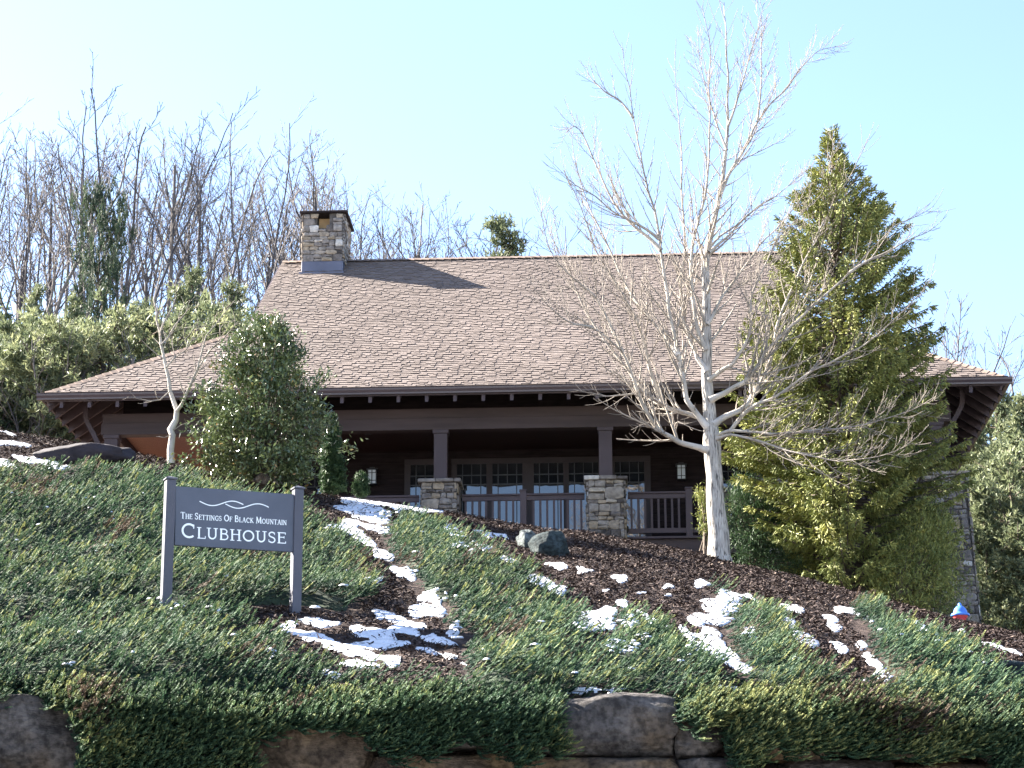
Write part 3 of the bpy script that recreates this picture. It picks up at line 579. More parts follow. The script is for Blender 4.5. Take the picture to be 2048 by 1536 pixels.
def text(mb, words, cap, small, xs, x0, x1, z0, y):
    # small caps: first letter of each word tall
    def run(draw, k=1.0):
        x = 0; c = 0
        for wi, wd in enumerate(words):
            if wi: x += small * .48 * k
            for i, ch in enumerate(wd):
                h = cap if i == 0 else small; adv, st = GL[ch]
                if draw:
                    for s, (pts, w) in enumerate(st):
                        c += 1; ribbon(mb, pts, w, x0 + x, z0, h, y - .0002 * (c % 9), xs * k)
                x += (adv * xs + .05) * h * k
        return x
    run(True, (x1 - x0) / run(False))
def build_sign():
    yaw = math.radians(25); d = np.array([math.cos(yaw), math.sin(yaw)]); YR = ghit(594, 1228); Bg = at(596, 974, YR); r0 = ray(341, 955)
    t0 = (Bg[0] * d[1] - Bg[1] * d[0]) / (r0[0] * d[1] - r0[1] * d[0]); A = r0 * t0
    # right post: same line, at its bearing
    r = ray(596, 974); t = (A[0] * d[1] - A[1] * d[0]) / (r[0] * d[1] - r[1] * d[0]); B = r * t
    sp = math.hypot(B[0] - A[0], B[1] - A[1]); tilt = math.atan2(B[2] - A[2], sp)
    root = thing('sign', 'slate blue clubhouse sign board with white lettering between two square posts', 'sign', (A[0], A[1], terrain(A[0], A[1])), yaw)
    z0 = float(root.location.z); hA = A[2] - z0; hB = B[2] - z0; w = .118 * A[1] / 27.2
    zb = float(terrain(B[0], B[1])) - z0
    for x, h, b in ((0, hA, 0), (sp, hB, zb)):
        m = MB(); m.box(x - w / 2, x + w / 2, -w / 2, w / 2, b - .4, h - .035, bev=.006)
        c = .014; m.box(x - w / 2 - c, x + w / 2 + c, -w / 2 - c, w / 2 + c, h - .035, h - .012, bev=.004)
        k = w / 2 + c - .004; m.add([(x - k, -k, h - .012), (x + k, -k, h - .012), (x + k, k, h - .012), (x - k, k, h - .012), (x, 0, h + .018)], T=[[0, 1, 4], [1, 2, 4], [2, 3, 4], [3, 0, 4]])
        m.obj('post', M['post'], root)
    # board between posts
    D_ = lambda px, py: (lambda rr: rr * ((A[0] * d[1] - A[1] * d[0]) / (rr[0] * d[1] - rr[1] * d[0])))(ray(px, py))
    tl = D_(358, 974); bl = D_(356, 1092); tr = D_(590, 990)
    zt = tl[2] - z0; zb_ = bl[2] - z0; pw = sp - w; H = zt - zb_
    xl = w / 2 - .002; ang = math.atan2((tr[2] - tl[2]), pw)
    m = MB(); m.box(0, pw + .004, -.022, .022, -H, 0, bev=.005); pn = m.obj('sign_board', M['panel'], root)
    pn.location = (xl, -.012, zt); pn.rotation_euler = (0, -ang, 0)
    y = -.0245; pw = pw + .004
    m = MB(); text(m, ['CLUBHOUSE'], .245 * H, .192 * H, 1.0, .045 * pw, .935 * pw, -.865 * H, y); m.obj('headline_lettering', M['white'], pn)
    m = MB(); text(m, ['THE', 'SETTINGS', 'OF', 'BLACK', 'MOUNTAIN'], .112 * H, .086 * H, 1.0, .045 * pw, .935 * pw, -.545 * H, y); m.obj('upper_lettering', M['white'], pn)
    m = MB()
    def wave(x0, x1, zc, am):
        pts = []
        for i in range(31):
            s = i / 30; ph = s * 1.0
            z = zc + am * (math.cos(math.pi * (2 * s * .93 + .07)) * -1 if False else -math.sin(math.pi * 2 * (s - .02))) * (1) + am * .15 * (1 - s)
            pts.append((x0 + (x1 - x0) * s, z))
        return pts
    p1 = wave(.20 * pw, .565 * pw, -.245 * H, .052 * H); p2 = wave(.415 * pw, .78 * pw, -.262 * H, .052 * H)
    ribbon(m, p1, .016 * H, 0, 0, 1, y); ribbon(m, p2, .016 * H, 0, 0, 1, y - .0006)
    m.obj('wave_emblem', M['white'], pn)
build_sign()

# ------------------------------------------------------------------ clubhouse
_r = ray(1024, 783); OH = _r * 49.0
MP = 2 / 3; Z0 = .125; A0, A1 = -10.2, 10.53; GA0, GA1 = -6.42, 6.62     # eave ends, gablet ends
VR = 8.83; ZR = Z0 + MP * VR; DEP = 2 * VR
house = thing('clubhouse', 'long brown shingle roofed clubhouse with a deep porch on stone piers', 'building', tuple(OH), -TH)
def shingles(name, mapf, L, Rr, slen, e=.136, tab=.15, seed=1, mt='shingle'):
    R = np.random.RandomState(seed); rows_ = int(slen / e) + 1; V = []; Q = []; rn = []; n = 0
    for i in range(rows_):
        s0 = i * e; s1 = min(slen, (i + 1) * e)
        if s1 - s0 < .02: break
        l0, l1, r0, r1 = L(s0), L(s1), Rr(s0), Rr(s1)
        lo = min(l0, l1) - .02; hi = max(r0, r1) + .02; xs = [lo]
        while xs[-1] < hi: xs.append(xs[-1] + R.choice([.11, .15, .2, .26, .32]) * tab / .21 * R.uniform(.9, 1.1))
        xs = np.array(xs); wob = R.normal(0, .0015, len(xs)); prev = None
        for k in range(len(xs) - 1):
            a, b = xs[k], xs[k + 1]; a0, b0 = min(max(a, l0), r0), min(max(b, l0), r0); a1_, b1_ = min(max(a, l1), r1), min(max(b, l1), r1)
            if b0 - a0 < .002 and b1_ - a1_ < .002: continue
            thick = (k % 2) and R.rand() < .8; h = (.024 if thick else .016) + R.uniform(0, .003); ss = s0 - (.0 if thick else -.004)
            V += [mapf(a0, ss, h), mapf(b0, ss, h), mapf(b1_, s1 + .004, .004 + (.008 if thick else 0)), mapf(a1_, s1 + .004, .004 + (.008 if thick else 0)), mapf(a0, ss, -.01), mapf(b0, ss, -.01)]
            Q += [[n, n + 1, n + 2, n + 3], [n + 4, n + 5, n + 1, n], [n, n + 3, n + 4, n + 4][:4] if False else [n + 4, n, n + 3, n + 3][:4]]
            Q.pop(); v = float(np.clip(R.normal(.5 + (.05 if not thick else -.05), .10), 0, 1)); rn += [v, v * .25]; n += 6
    return nmesh(name, np.array(V), np.array(Q), M[mt], np.array(rn))
CS = math.hypot(1, MP); nv = 1 / CS
def mfront(a, s, h): return (a, s * nv - h * MP * nv, Z0 + s * MP * nv + h * nv)
def mback(a, s, h): return (a, DEP - (s * nv - h * MP * nv), Z0 + s * MP * nv + h * nv)
def mleft(b, s, h): return (A0 + s * nv - h * MP * nv, b, Z0 + s * MP * nv + h * nv)
def mright(b, s, h): return (A1 - (s * nv - h * MP * nv), b, Z0 + s * MP * nv + h * nv)
SF = VR * CS; SG = (GA0 - A0) * CS; SG1 = (A1 - GA1) * CS
def Lf(s): return A0 + s * nv if s < SG else GA0 - .02
def Rf(s): return A1 - s * nv if s < SG1 else GA1 + .02
roof = mobj('roof', shingles('roof', mfront, Lf, Rf, SF, seed=3), house)
mobj('rear_roof_slope', shingles('rear_roof_slope', mback, Lf, Rf, SF, e=.29, tab=.6, seed=4), roof)
mobj('side_roof_slope', shingles('side_roof_slope', mleft, lambda s: s * nv, lambda s: DEP - s * nv, SG, seed=5, tab=.21), roof)
mobj('side_roof_slope', shingles('side_roof_slope', mright, lambda s: s * nv, lambda s: DEP - s * nv, SG1, seed=6, tab=.21), roof)
def pf(a, v, dz=0.): return np.array([a, v, Z0 + MP * min(v, DEP - v) + dz])
# roof deck (soffit boards below the shingles)
m = MB(); tk = .035
def slab(pts, off):
    P = np.array(pts, float); top = P + [0, 0, -.012]; bot = P + [0, 0, -off]; n = len(P); V = np.concatenate([top, bot])
    Q = [[i, (i + 1) % n, n + (i + 1) % n, n + i] for i in range(n)]
    m.add(V, Q)
    for base, sgn in ((0, 1), (n, -1)):
        idx = [base + i for i in range(n)]
        if n == 4: m.add(V[idx], [[0, 1, 2, 3][::sgn]])
        else: m.add(V[idx], T=[[0, i, i + 1][::sgn] for i in range(1, n - 1)])
va = GA0 - A0; vb = A1 - GA1; e_ = .06
def side(a, v): # height on the hipped surface
    return Z0 + MP * min(v, DEP - v, a - A0 if a < 0 else 1e9, A1 - a if a > 0 else 1e9)
def PP(a, v): return (a, v, Z0 + MP * min(v, DEP - v))
vm = max(va, vb)
slab([(A0 + .02, .02, Z0 + .01), (A1 - .02, .02, Z0 + .01), (GA1 + .001, vb, Z0 + MP * vb), (GA0 - .001, va, Z0 + MP * va)], tk + .01)
slab([(GA0 - .02, va, Z0 + MP * va), (GA1 + .02, vb, Z0 + MP * vb), (GA1 + .02, VR, ZR), (GA0 - .02, VR, ZR)], tk + .013)
slab([(A0 + .02, DEP - .02, Z0), (A1 - .02, DEP - .02, Z0), (GA1, DEP - vb, Z0 + MP * vb), (GA0, DEP - va, Z0 + MP * va)][::-1], tk + .01)
slab([(GA0, DEP - va, Z0 + MP * va), (GA1, DEP - vb, Z0 + MP * vb), (GA1, VR, ZR), (GA0, VR, ZR)][::-1], tk + .013)
slab([(A0 + .02, DEP - .03, Z0), (A0 + .02, .03, Z0), (GA0, va + .01, Z0 + MP * va), (GA0, DEP - va, Z0 + MP * va)], tk + .012)
slab([(A1 - .02, .03, Z0), (A1 - .02, DEP - .03, Z0), (GA1, DEP - vb, Z0 + MP * vb), (GA1, vb + .01, Z0 + MP * vb)], tk + .012)
m.obj('soffit', M['soffit'], house)
# hip and ridge caps
m = MB(); R = np.random.RandomState(2)
def caps(p, q, w=.15):
    p = np.array(p, float); q = np.array(q, float); L = np.linalg.norm(q - p); n = int(L / .19)
    for i in range(n):
        a = p + (q - p) * i / n; b = p + (q - p) * (i + 1.15) / n; dd = (b - a); sd_ = np.cross(dd, (0, 0, 1)); sd_ /= np.linalg.norm(sd_)
        r0 = R.rand(); dn = .62 * w
        for sg in (-1, 1):
            V = [a + (0, 0, .045), a + sd_ * w * sg + (0, 0, .045 - dn), b + sd_ * w * sg + (0, 0, .028 - dn), b + (0, 0, .028), a + (0, 0, .025), a + sd_ * w * sg + (0, 0, .02 - dn)]
            m.add(V, [[0, 1, 2, 3] if sg < 0 else [3, 2, 1, 0], [4, 5, 1, 0]], r=r0)
caps((A0 + .03, .03, Z0 + .02), (GA0, va, Z0 + MP * va + .02), .13); m.obj('hip_caps', M['ridgecap'], roof); m = MB()
caps((A1 - .03, .03, Z0 + .02), (GA1, vb, Z0 + MP * vb + .02), .13); m.obj('hip_caps', M['ridgecap'], roof); m = MB()
caps((GA0, VR, ZR + .02), (GA1, VR, ZR + .02), .15)
m.obj('ridge_caps', M['ridgecap'], roof)
# gablet ends
for nm, ga, sg in (('gable_end', GA0 + .25, -1), ('gable_end', GA1 - .25, 1)):
    m = MB(); vv = va if sg < 0 else vb
    m.add([(ga, vv, Z0 + MP * vv - .1), (ga, DEP - vv, Z0 + MP * vv - .1), (ga, VR, ZR - .06), (ga + .05, vv, Z0 + MP * vv - .1), (ga + .05, DEP - vv, Z0 + MP * vv - .1), (ga + .05, VR, ZR - .06)], T=[[0, 2, 1], [3, 4, 5]])
    m.obj(nm, M['darkwall'], house)
    m = MB()
    for v_ in (vv + .05, DEP - vv - .05):
        p = np.array(PP(ga, v_)) + (sg * .26, 0, -.09); q = np.array((ga, VR, ZR)) + (sg * .26, 0, -.09); m.bar(p, q, .04, .16, up=(sg, 0, 0.01))
    m.obj('rake_board', M['trim'], house)
# gutters and fascias
m = MB(); prof = [(0.0, .105), (-.115, .105), (-.125, .085), (-.118, .05), (-.085, .0), (-.08, -.035), (0, -.035)]
def gut(m, p0, p1, out, top):
    p0 = np.array(p0, float); p1 = np.array(p1, float); out = np.array(out, float); n = len(prof)
    V = [p + out * (-x) + np.array([0, 0, z - .105 + top]) for p in (p0, p1) for x, z in prof]
    Q = [[i, (i + 1) % n, n + (i + 1) % n, n + i] for i in range(n)]; m.add(V, Q)
    m.add(V[:n], T=[[0, i, i + 1] for i in range(1, n - 1)]); m.add(V[n:], T=[[0, i + 1, i] for i in range(1, n - 1)])
gut(m, (A0 - .12, .0, 0), (A1 + .12, .0, 0), (0, -1, 0), Z0 - .012); m.obj('gutter', M['gutter'], house)
m = MB(); gut(m, (A1, -.0, 0), (A1, DEP, 0), (1, 0, 0), Z0 - .012); m.obj('gutter', M['gutter'], house)
m = MB(); m.box(A0 - .03, A0 + .01, 0, DEP, Z0 - .16, Z0 - .015); m.obj('fascia', M['trim'], house)
m = MB(); m.box(A0 - .03, A1 + .03, -.135, .02, Z0 - .008, Z0 - .001); m.obj('drip_edge', M['ridgecap'], house)
m = MB(); m.box(A0, A1, .005, .03, -.05, Z0 - .02); m.obj('fascia', M['trim'], house)
# rafters
RME = {}
def rafter(loc, rz, ln):
    ln = round(min(ln, 2.2), 1)
    if ln < .3: return
    if ln not in RME:
        rb = MB(); t = (ln - .035) * MP + Z0
        rb.add([(-.037, .035, Z0 - .06), (.037, .035, Z0 - .06), (.037, .035, -.185), (-.037, .035, -.185), (-.037, ln, t - .06), (.037, ln, t - .06), (.037, ln, t - .24), (-.037, ln, t - .24)],
           [[0, 3, 2, 1], [0, 1, 5, 4], [1, 2, 6, 5], [2, 3, 7, 6], [3, 0, 4, 7], [4, 5, 6, 7]]); RME[ln] = rb.mesh('rafter', M['trim'])
    o = mobj('rafter', RME[ln], house); o.location = loc; o.rotation_euler = (0, 0, rz)
a = A0 + .4
while a < A1 - .3: rafter((a, 0, 0), 0, min(a - A0, A1 - a) - .1); a += .612
for k in range(13):
    v_ = .4 + k * .612
    rafter((A0, v_, 0), -math.pi / 2, v_ - .1); rafter((A1, v_, 0), math.pi / 2, v_ - .1)
for sx, x0 in ((1, A0), (-1, A1)):
    m = MB(); m.bar((x0 + sx * .08, .08, Z0 - .17), (x0 + sx * 2.4, 2.4, Z0 - .17 + 2.32 * MP), .07, .17); m.obj('hip_rafter', M['trim'], house)
# beam, attic light blocks, porch ceiling
VB = 1.2; BZ0, BZ1 = -.545, -.06; BA0, BA1 = A0 + 1.2, A1 - 1.2
def beam(x0, x1, y0, y1, nm='beam'):
    m = MB(); m.box(x0, x1, y0, y1, BZ0, BZ0 + .27, bev=.008); m.box(x0 + .02, x1 - .02, y0 + .025, y1 - .025, BZ0 + .27, BZ1, bev=.004); m.obj(nm, M['trim2'], house)
beam(BA0 - .15, BA1 + .15, VB - .14, VB + .14); beam(BA0 - .14, BA0 + .14, VB + .142, DEP - 1.2); beam(BA1 - .14, BA1 + .14, VB + .142, DEP - 1.2)
m = MB(); m.box(BA0 + .16, BA1 - .16, VB + .6, VB + .64, BZ1 - .2, 1.0); m.obj('attic_light_block', M['darkwall'], house)  # dark panel added so no light shows in the gap above the beam
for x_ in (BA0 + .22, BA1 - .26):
    m = MB(); m.box(x_, x_ + .04, VB + .66, DEP - 1.3, BZ1 - .2, .72); m.obj('attic_light_block', M['darkwall'], house)  # added along the sides to shut sun out of the attic
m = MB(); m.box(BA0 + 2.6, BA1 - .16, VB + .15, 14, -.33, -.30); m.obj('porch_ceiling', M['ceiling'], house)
m = MB(); m.box(BA0 + .16, BA0 + 2.58, VB + .15, 14, -.33, -.30); m.obj('porch_ceiling_lit_bay', M['cedar_lit'], house)  # left bay of the ceiling, coloured as if lit
for a_ in (-3.35, 5.2):
    m = MB(); m.lathe((a_, VB + .95, -.333), [(.0, -.002), (.05, -.012), (.085, -.012), (.09, 0)], 16); m.obj('ceiling_light', M['black'], house)
# rooms behind the porch
VWALL = 3.9; FL = -3.0
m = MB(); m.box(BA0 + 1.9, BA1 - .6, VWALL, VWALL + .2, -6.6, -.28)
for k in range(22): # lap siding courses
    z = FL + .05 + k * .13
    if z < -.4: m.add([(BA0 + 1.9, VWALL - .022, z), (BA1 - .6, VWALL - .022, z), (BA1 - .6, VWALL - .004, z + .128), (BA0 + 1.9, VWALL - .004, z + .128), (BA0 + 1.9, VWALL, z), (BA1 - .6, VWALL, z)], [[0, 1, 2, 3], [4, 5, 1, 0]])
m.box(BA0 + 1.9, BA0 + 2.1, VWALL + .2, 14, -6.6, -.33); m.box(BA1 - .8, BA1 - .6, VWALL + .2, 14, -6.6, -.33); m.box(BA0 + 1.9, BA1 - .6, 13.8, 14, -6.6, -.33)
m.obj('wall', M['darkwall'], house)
def ax(px, v=VWALL, py=980):      # house coordinate a of a picture column on the plane v
    r = ray(px, py); rl = np.array([r[0] * math.cos(TH) - r[1] * math.sin(TH), r[0] * math.sin(TH) + r[1] * math.cos(TH), r[2]])
    o = np.array([OH[0] * math.cos(TH) - OH[1] * math.sin(TH), OH[0] * math.sin(TH) + OH[1] * math.cos(TH), OH[2]])
    return rl * ((o[1] + v) / rl[1]) - o
def opening(name, panes, p0, p1, zt=-.70, zb=FL + .04):
    """panes: list of picture columns (left,right) of each glass leaf"""
    a0 = ax(p0)[0]; a1 = ax(p1)[0]; y0 = VWALL - .06
    m = MB(); m.box(a0, a1, y0, VWALL - .024, zt + .04, zt + .17, bev=.005)
    leaves = [(ax(a)[0], ax(b)[0]) for a, b in panes]; edges = [a0] + [x for l in leaves for x in l] + [a1]
    for i in range(0, len(edges), 2):
        if edges[i + 1] - edges[i] > .01: m.box(edges[i], edges[i + 1], y0 + .004, VWALL - .024, zb, zt + .038, bev=.004)
    for l in leaves: m.box(l[0] + .001, l[1] - .001, y0 + .008, VWALL - .024, zb, zb + .22, bev=.004)
    f = m.obj(name, M['frame'], house)
    for l in leaves:
        g = MB(); g.add([(l[0], VWALL - .036, zb + .22), (l[1], VWALL - .036, zb + .22), (l[1], VWALL - .036, zt + .04), (l[0], VWALL - .036, zt + .04)], [[0, 1, 2, 3]]); g.obj('glass', M['glass'], f)
        g = MB(); w = l[1] - l[0]; yy = VWALL - .052; zm = -1.145
        for k in (.19, .81): g.box(l[0] + w * k - .011, l[0] + w * k + .011, yy, VWALL - .038, zb + .22, zt + .04)
        g.box(l[0] + w * .5 - .009, l[0] + w * .5 + .009, yy + .002, VWALL - .038, zm, zt + .04)
        for z in (zm, zm + .22): g.box(l[0], l[1], yy + .001, VWALL - .0385, z - .011, z + .011)
        g.obj('muntin_grid', M['black'], f)
opening('window', [(821, 880)], 809, 892); opening('french_door', [(914, 973), (985, 1045), (1068, 1127), (1138, 1197)], 903, 1208)
opening('window', [(1230, 1289)], 1219, 1302); opening('window', [(1446, 1505)], 1435, 1517); opening('window', [(600, 660)], 588, 672)
# lanterns on the wall
for px in (746, 1363):
    a_ = ax(px)[0]; zc = -.98; m = MB(); y1 = VWALL - .05; wd = .095; m.box(a_ - .05, a_ + .05, VWALL - .07, VWALL - .023, zc - .1, zc + .15)
    m.box(a_ - wd - .03, a_ + wd + .03, y1 - .25, y1 + .0, zc + .17, zc + .20, bev=.006); m.box(a_ - wd * .6, a_ + wd * .6, y1 - .2, y1 - .05, zc + .20, zc + .24, bev=.006)
    m.box(a_ - wd - .01, a_ + wd + .01, y1 - .22, y1 - .01, zc - .17, zc - .15, bev=.004)
    for sx in (-1, 0, 1): m.box(a_ + sx * wd - .009, a_ + sx * wd + .009, y1 - .222, y1 - .206, zc - .15, zc + .17)
    for z in (zc - .08, zc + .10): m.box(a_ - wd, a_ + wd, y1 - .224, y1 - .208, z - .006, z + .006)
    l = m.obj('wall_lantern', M['black'], house)
    m = MB(); m.box(a_ - wd + .01, a_ + wd - .01, y1 - .205, y1 - .02, zc - .15, zc + .17); m.obj('lantern_glass', M['lampglass'], l)
# porch floor and rim
m = MB(); m.box(BA0 - .2, BA1 + .2, VB - .17, 14, FL - .05, FL, bev=.006); m.obj('porch_floor', M['trim'], house)
m = MB(); m.box(BA0 - .15, BA1 + .15, VB - .10, VB + .1, FL - .38, FL - .053, bev=.006); m.obj('rim_beam', M['trim2'], house)
m = MB(); m.box(BA0 + .1, BA1 - .1, VB + .3, VB + .5, -8.5, FL - .06); m.obj('foundation', M['darkwall'], house)
# masonry
def stones(m, o, ex, ez, nrm, W_, H_, R, cov=None, hmin=.07, hmax=.27, taper=0.):
    """cover the rectangle o + ex*[0,W] + ez*[0,H] (facing nrm) with rough coursed stones"""
    o, ex, ez, nrm = (np.array(t, float) for t in (o, ex, ez, nrm)); z = 0
    while z < H_ - .02:
        h = R.uniform(hmin, hmax); h = H_ - z if z + h > H_ - .05 else h; x = 0.
        while x < W_ - .01:
            w = R.uniform(1.0, 3.0) * h if h < .13 else R.uniform(.8, 1.9) * h; w = W_ - x if x + w > W_ - .06 else w
            sf = R.uniform(.35, .65); split = [(z, h)] if (h < .14 or R.rand() < .42) else [(z, h * sf), (z + h * sf, h * (1 - sf))]
            for zz, hh in split:
                if cov is not None and cov(x + w / 2, zz + hh / 2): continue
                g = .006; j = lambda s=.016: R.uniform(-s, s); pr = R.uniform(.022, .062); q0 = [(x + g, zz + g), (x + w - g, zz + g), (x + w - g, zz + hh - g), (x + g, zz + hh - g)]
                outer = []; inner = []; cx, cz = x + w / 2, zz + hh / 2
                n8 = []
                for i in range(4):
                    a_, b_ = q0[i], q0[(i + 1) % 4]; n8 += [(a_[0] * .86 + b_[0] * .14, a_[1] * .86 + b_[1] * .14), (a_[0] * .14 + b_[0] * .86, a_[1] * .14 + b_[1] * .86)]
                n8 = [(min(max(p[0] + j(), -.012), W_ + .012), p[1] + j()) for p in n8]
                V = [o + ex * p[0] + ez * p[1] for p in n8] + [o + ex * p[0] + ez * p[1] + nrm * pr * .75 for p in n8]
                V += [o + ex * (cx + (p[0] - cx) * .80) + ez * (cz + (p[1] - cz) * .72) + nrm * (pr + j(.006)) for p in n8] + [o + ex * (cx + j(.02)) + ez * cz + nrm * (pr + j(.01) + .006)]
                Q = [[k * 8 + i, k * 8 + (i + 1) % 8, k * 8 + 8 + (i + 1) % 8, k * 8 + 8 + i] for k in (0, 1) for i in range(8)]; T = [[16 + i, 16 + (i + 1) % 8, 24] for i in range(8)]
                r = float(np.clip(R.normal(.5, .24), 0, 1)); r = .8 if R.rand() < .07 else r; m.add(V, Q, T, r=r)
            x += w
        z += h
def pier(nm, ac, v0, wt, wb, z0, z1, dpt, seed, parent, cap=True):
    R = np.random.RandomState(seed); m = MB(); hh = z1 - z0; c0 = .05
    def cor(z, s): t = (z1 - z) / hh; w = (wt + (wb - wt) * t) / 2 - s; return w
    V = []
    for z in (z0, z1): w = cor(z, c0); dd = dpt / 2 - c0 + (w - cor(z1, c0)); V += [(ac - w, v0 - dd, z), (ac + w, v0 - dd, z), (ac + w, v0 + dd, z), (ac - w, v0 + dd, z)]
    core = MB(); core.add(V, MB.BQ)
    for (i, j) in ((0, 1), (1, 2), (3, 0)):
        p, q, pt = np.array(V[i]), np.array(V[j]), np.array(V[4 + i]); qt = np.array(V[4 + j]); exv = q - p; W_ = np.linalg.norm(exv); ez = pt - p; Hh = np.linalg.norm(ez)
        ex = exv / W_; n = np.cross(ex, ez / Hh); n /= np.linalg.norm(n); Wt = np.linalg.norm(qt - pt); n0 = len(m.V)
        stones(m, p, ex, ez / Hh, n, W_, Hh, R)
        if abs(Wt - W_) > .01:
            for k in range(n0, len(m.V)):
                VV = m.V[k]; f = ((VV - p) @ (ez / Hh)) / Hh; xx = (VV - p) @ ex; base = (xx - W_ * 0); m.V[k] = VV - np.outer(xx * f * (1 - Wt / W_), ex)
    o = m.obj(nm, M['stone'], parent); core.obj('mortar_core', M['mortar'], o)
    if cap:
        m = MB(); R = np.random.RandomState(seed + 50); w = wt / 2 + .045; dd = dpt / 2 + .045
        x = ac - w
        while x < ac + w - .02:
            x2 = min(x + R.uniform(.22, .42), ac + w); x2 = ac + w if ac + w - x2 < .12 else x2
            for ya, yb in ((v0 - dd, v0), (v0 + .004, v0 + dd)): m.box(x + .004, x2 - .004, ya + R.uniform(0, .02), yb - .002, z1 + .0 + R.uniform(0, .004), z1 + .085 + R.uniform(-.012, .012), r=float(np.clip(R.normal(.55, .22), 0, 1)), bev=.014)
            x = x2
        m.obj('cap_stones', M['stone'], o)
    return o
cols = [224, 553, 882, 1211, 1540, 1872]
colA = [ax(p, VB, 900)[0] for p in cols]; PZ = -1.70
for i, a_ in enumerate(colA):
    c = MB(); w = .145; c.box(a_ - w, a_ + w, VB - w, VB + w, PZ + .06, BZ0 - .085, bev=.008); c.box(a_ - w - .03, a_ + w + .03, VB - w - .02, VB + w + .02, BZ0 - .085, BZ0 - .002, bev=.006)
    c.box(a_ - w - .02, a_ + w + .02, VB - w - .02, VB + w + .02, PZ - .0, PZ + .06, bev=.005); c.obj('column', M['trim'], house)
    zt = PZ - .087
    g0 = float(terrain(OH[0] + a_, OH[1] + VB)) - OH[2] - .5
    if i == 5: pier('stone_pier', a_ + .12, VB + .1, .95, 1.35, g0, zt, .95, 50 + i, house)
    else: pier('stone_pier', a_, VB, .86, .90, max(g0, -5.5), zt, .80, 40 + i, house)
# railings between the piers
bal = MB(); bal.box(-.023, .023, -.018, .018, 0, .66); bme = bal.mesh('baluster', M['trim'])
for i in range(5):
    x0, x1 = colA[i] + .47, colA[i + 1] - (.47 if i < 4 else .4); zr = FL + 1.0; m = MB()
    m.box(x0, x1, VB - .06, VB + .06, zr - .03, zr + .012, bev=.006); m.box(x0, x1, VB - .03, VB + .03, zr - .135, zr - .032, bev=.004); m.box(x0, x1, VB - .03, VB + .03, FL + .10, FL + .205, bev=.004)
    rl = m.obj('railing', M['trim'], house)
    n = int((x1 - x0) / .142); mid = (x0 + x1) / 2
    for k in range(n):
        x = x0 + (k + .5) * (x1 - x0) / n
        if abs(x - mid) < .10: continue
        o = mobj('baluster', bme, rl); o.location = (x, VB, FL + .205)
    m = MB(); m.box(mid - .07, mid + .07, VB - .07, VB + .07, FL + .002, zr + .06, bev=.006); m.box(mid - .085, mid + .085, VB - .085, VB + .085, zr + .06, zr + .10, bev=.008); m.obj('newel_post', M['trim'], rl)
# curved braces at the corners
def brace(ac, sg):
    m = MB(); P = [(0.0, -.02), (.0, -.28), (.03, -.42), (.10, -.62), (.17, -.85), (.205, -1.05), (.215, -1.35)]
    pts = [(ac - sg * (.62 - p[0] * 1.7), VB - .0, .18 + p[1]) for p in P]
    for a, b in zip(pts[:-1], pts[1:]):
        m.bar(np.array(a) + (0, 0, .01), np.array(b) - (0, 0, .01), .10, .11, up=(0, 1, 0.001))
    m.obj('curved_brace', M['trim'], house)
brace(colA[0], 1); brace(colA[5], -1)
# chimney
ca0, ca1 = -5.83, -4.72; cv0, cv1 = 8.02, 9.5; zt = 7.02 + .05
R = np.random.RandomState(77); m = MB(); zb = ZR - .75
base = PP(0, cv0)[2] + .30
H_ = zt - base; W_ = ca1 - ca0; o0 = W_ * .36; o1 = W_ * .64; oz = H_ - .40
cov = lambda x, z: (o0 - .03 < x < o1 + .03) and z > oz
core = MB(); i_ = .045
core.box(ca0 + i_, ca1 - i_, cv0 + i_, cv1 - i_, zb - .6, base + oz)
for xa, xb in ((ca0 + i_, ca0 + o0 - .01), (ca0 + o1 + .01, ca1 - i_)): core.box(xa, xb, cv0 + i_, cv1 - i_, base + oz, zt)
stones(m, (ca0 + i_, cv0 + i_, base), (1, 0, 0), (0, 0, 1), (0, -1, 0), W_ - 2 * i_, H_, R, cov, .08, .2)
stones(m, (ca1 - i_, cv0 + i_, base), (0, 1, 0), (0, 0, 1), (1, 0, 0), cv1 - cv0 - 2 * i_, H_, R, None, .08, .2)
stones(m, (ca0 + i_, cv1 - i_, base), (0, -1, 0), (0, 0, 1), (-1, 0, 0), cv1 - cv0 - 2 * i_, H_, R, None, .08, .2)
stones(m, (ca1 - i_, cv1 - i_, base - .5), (-1, 0, 0), (0, 0, 1), (0, 1, 0), W_ - 2 * i_, H_ + .5, R, cov, .08, .2)
ch = m.obj('chimney', M['stone'], house); core.obj('mortar_core', M['mortar'], ch)
m = MB(); m.box(ca0 - .06, ca1 + .08, cv0 - .07, cv1 + .05, zt + .004, zt + .06, bev=.015); m.obj('chimney_cap', M['darkrock'], ch)
m = MB(); m.box(ca0 + o0 + .0, ca0 + o1 - .0, cv0 + .38, cv0 + .75, base + oz + .002, zt - .02); m.obj('flue', M['flue'], ch)
m = MB(); m.box(ca0 + .02, ca1 - .02, cv0 + .012, cv1 - .012, base - .55, base, bev=.01); m.box(ca0 - .02, ca1 + .02, cv0 - .16, cv0 + .01, PP(0, cv0)[2] - .11, PP(0, cv0)[2] - .045); m.obj('flashing', M['flash'], ch)

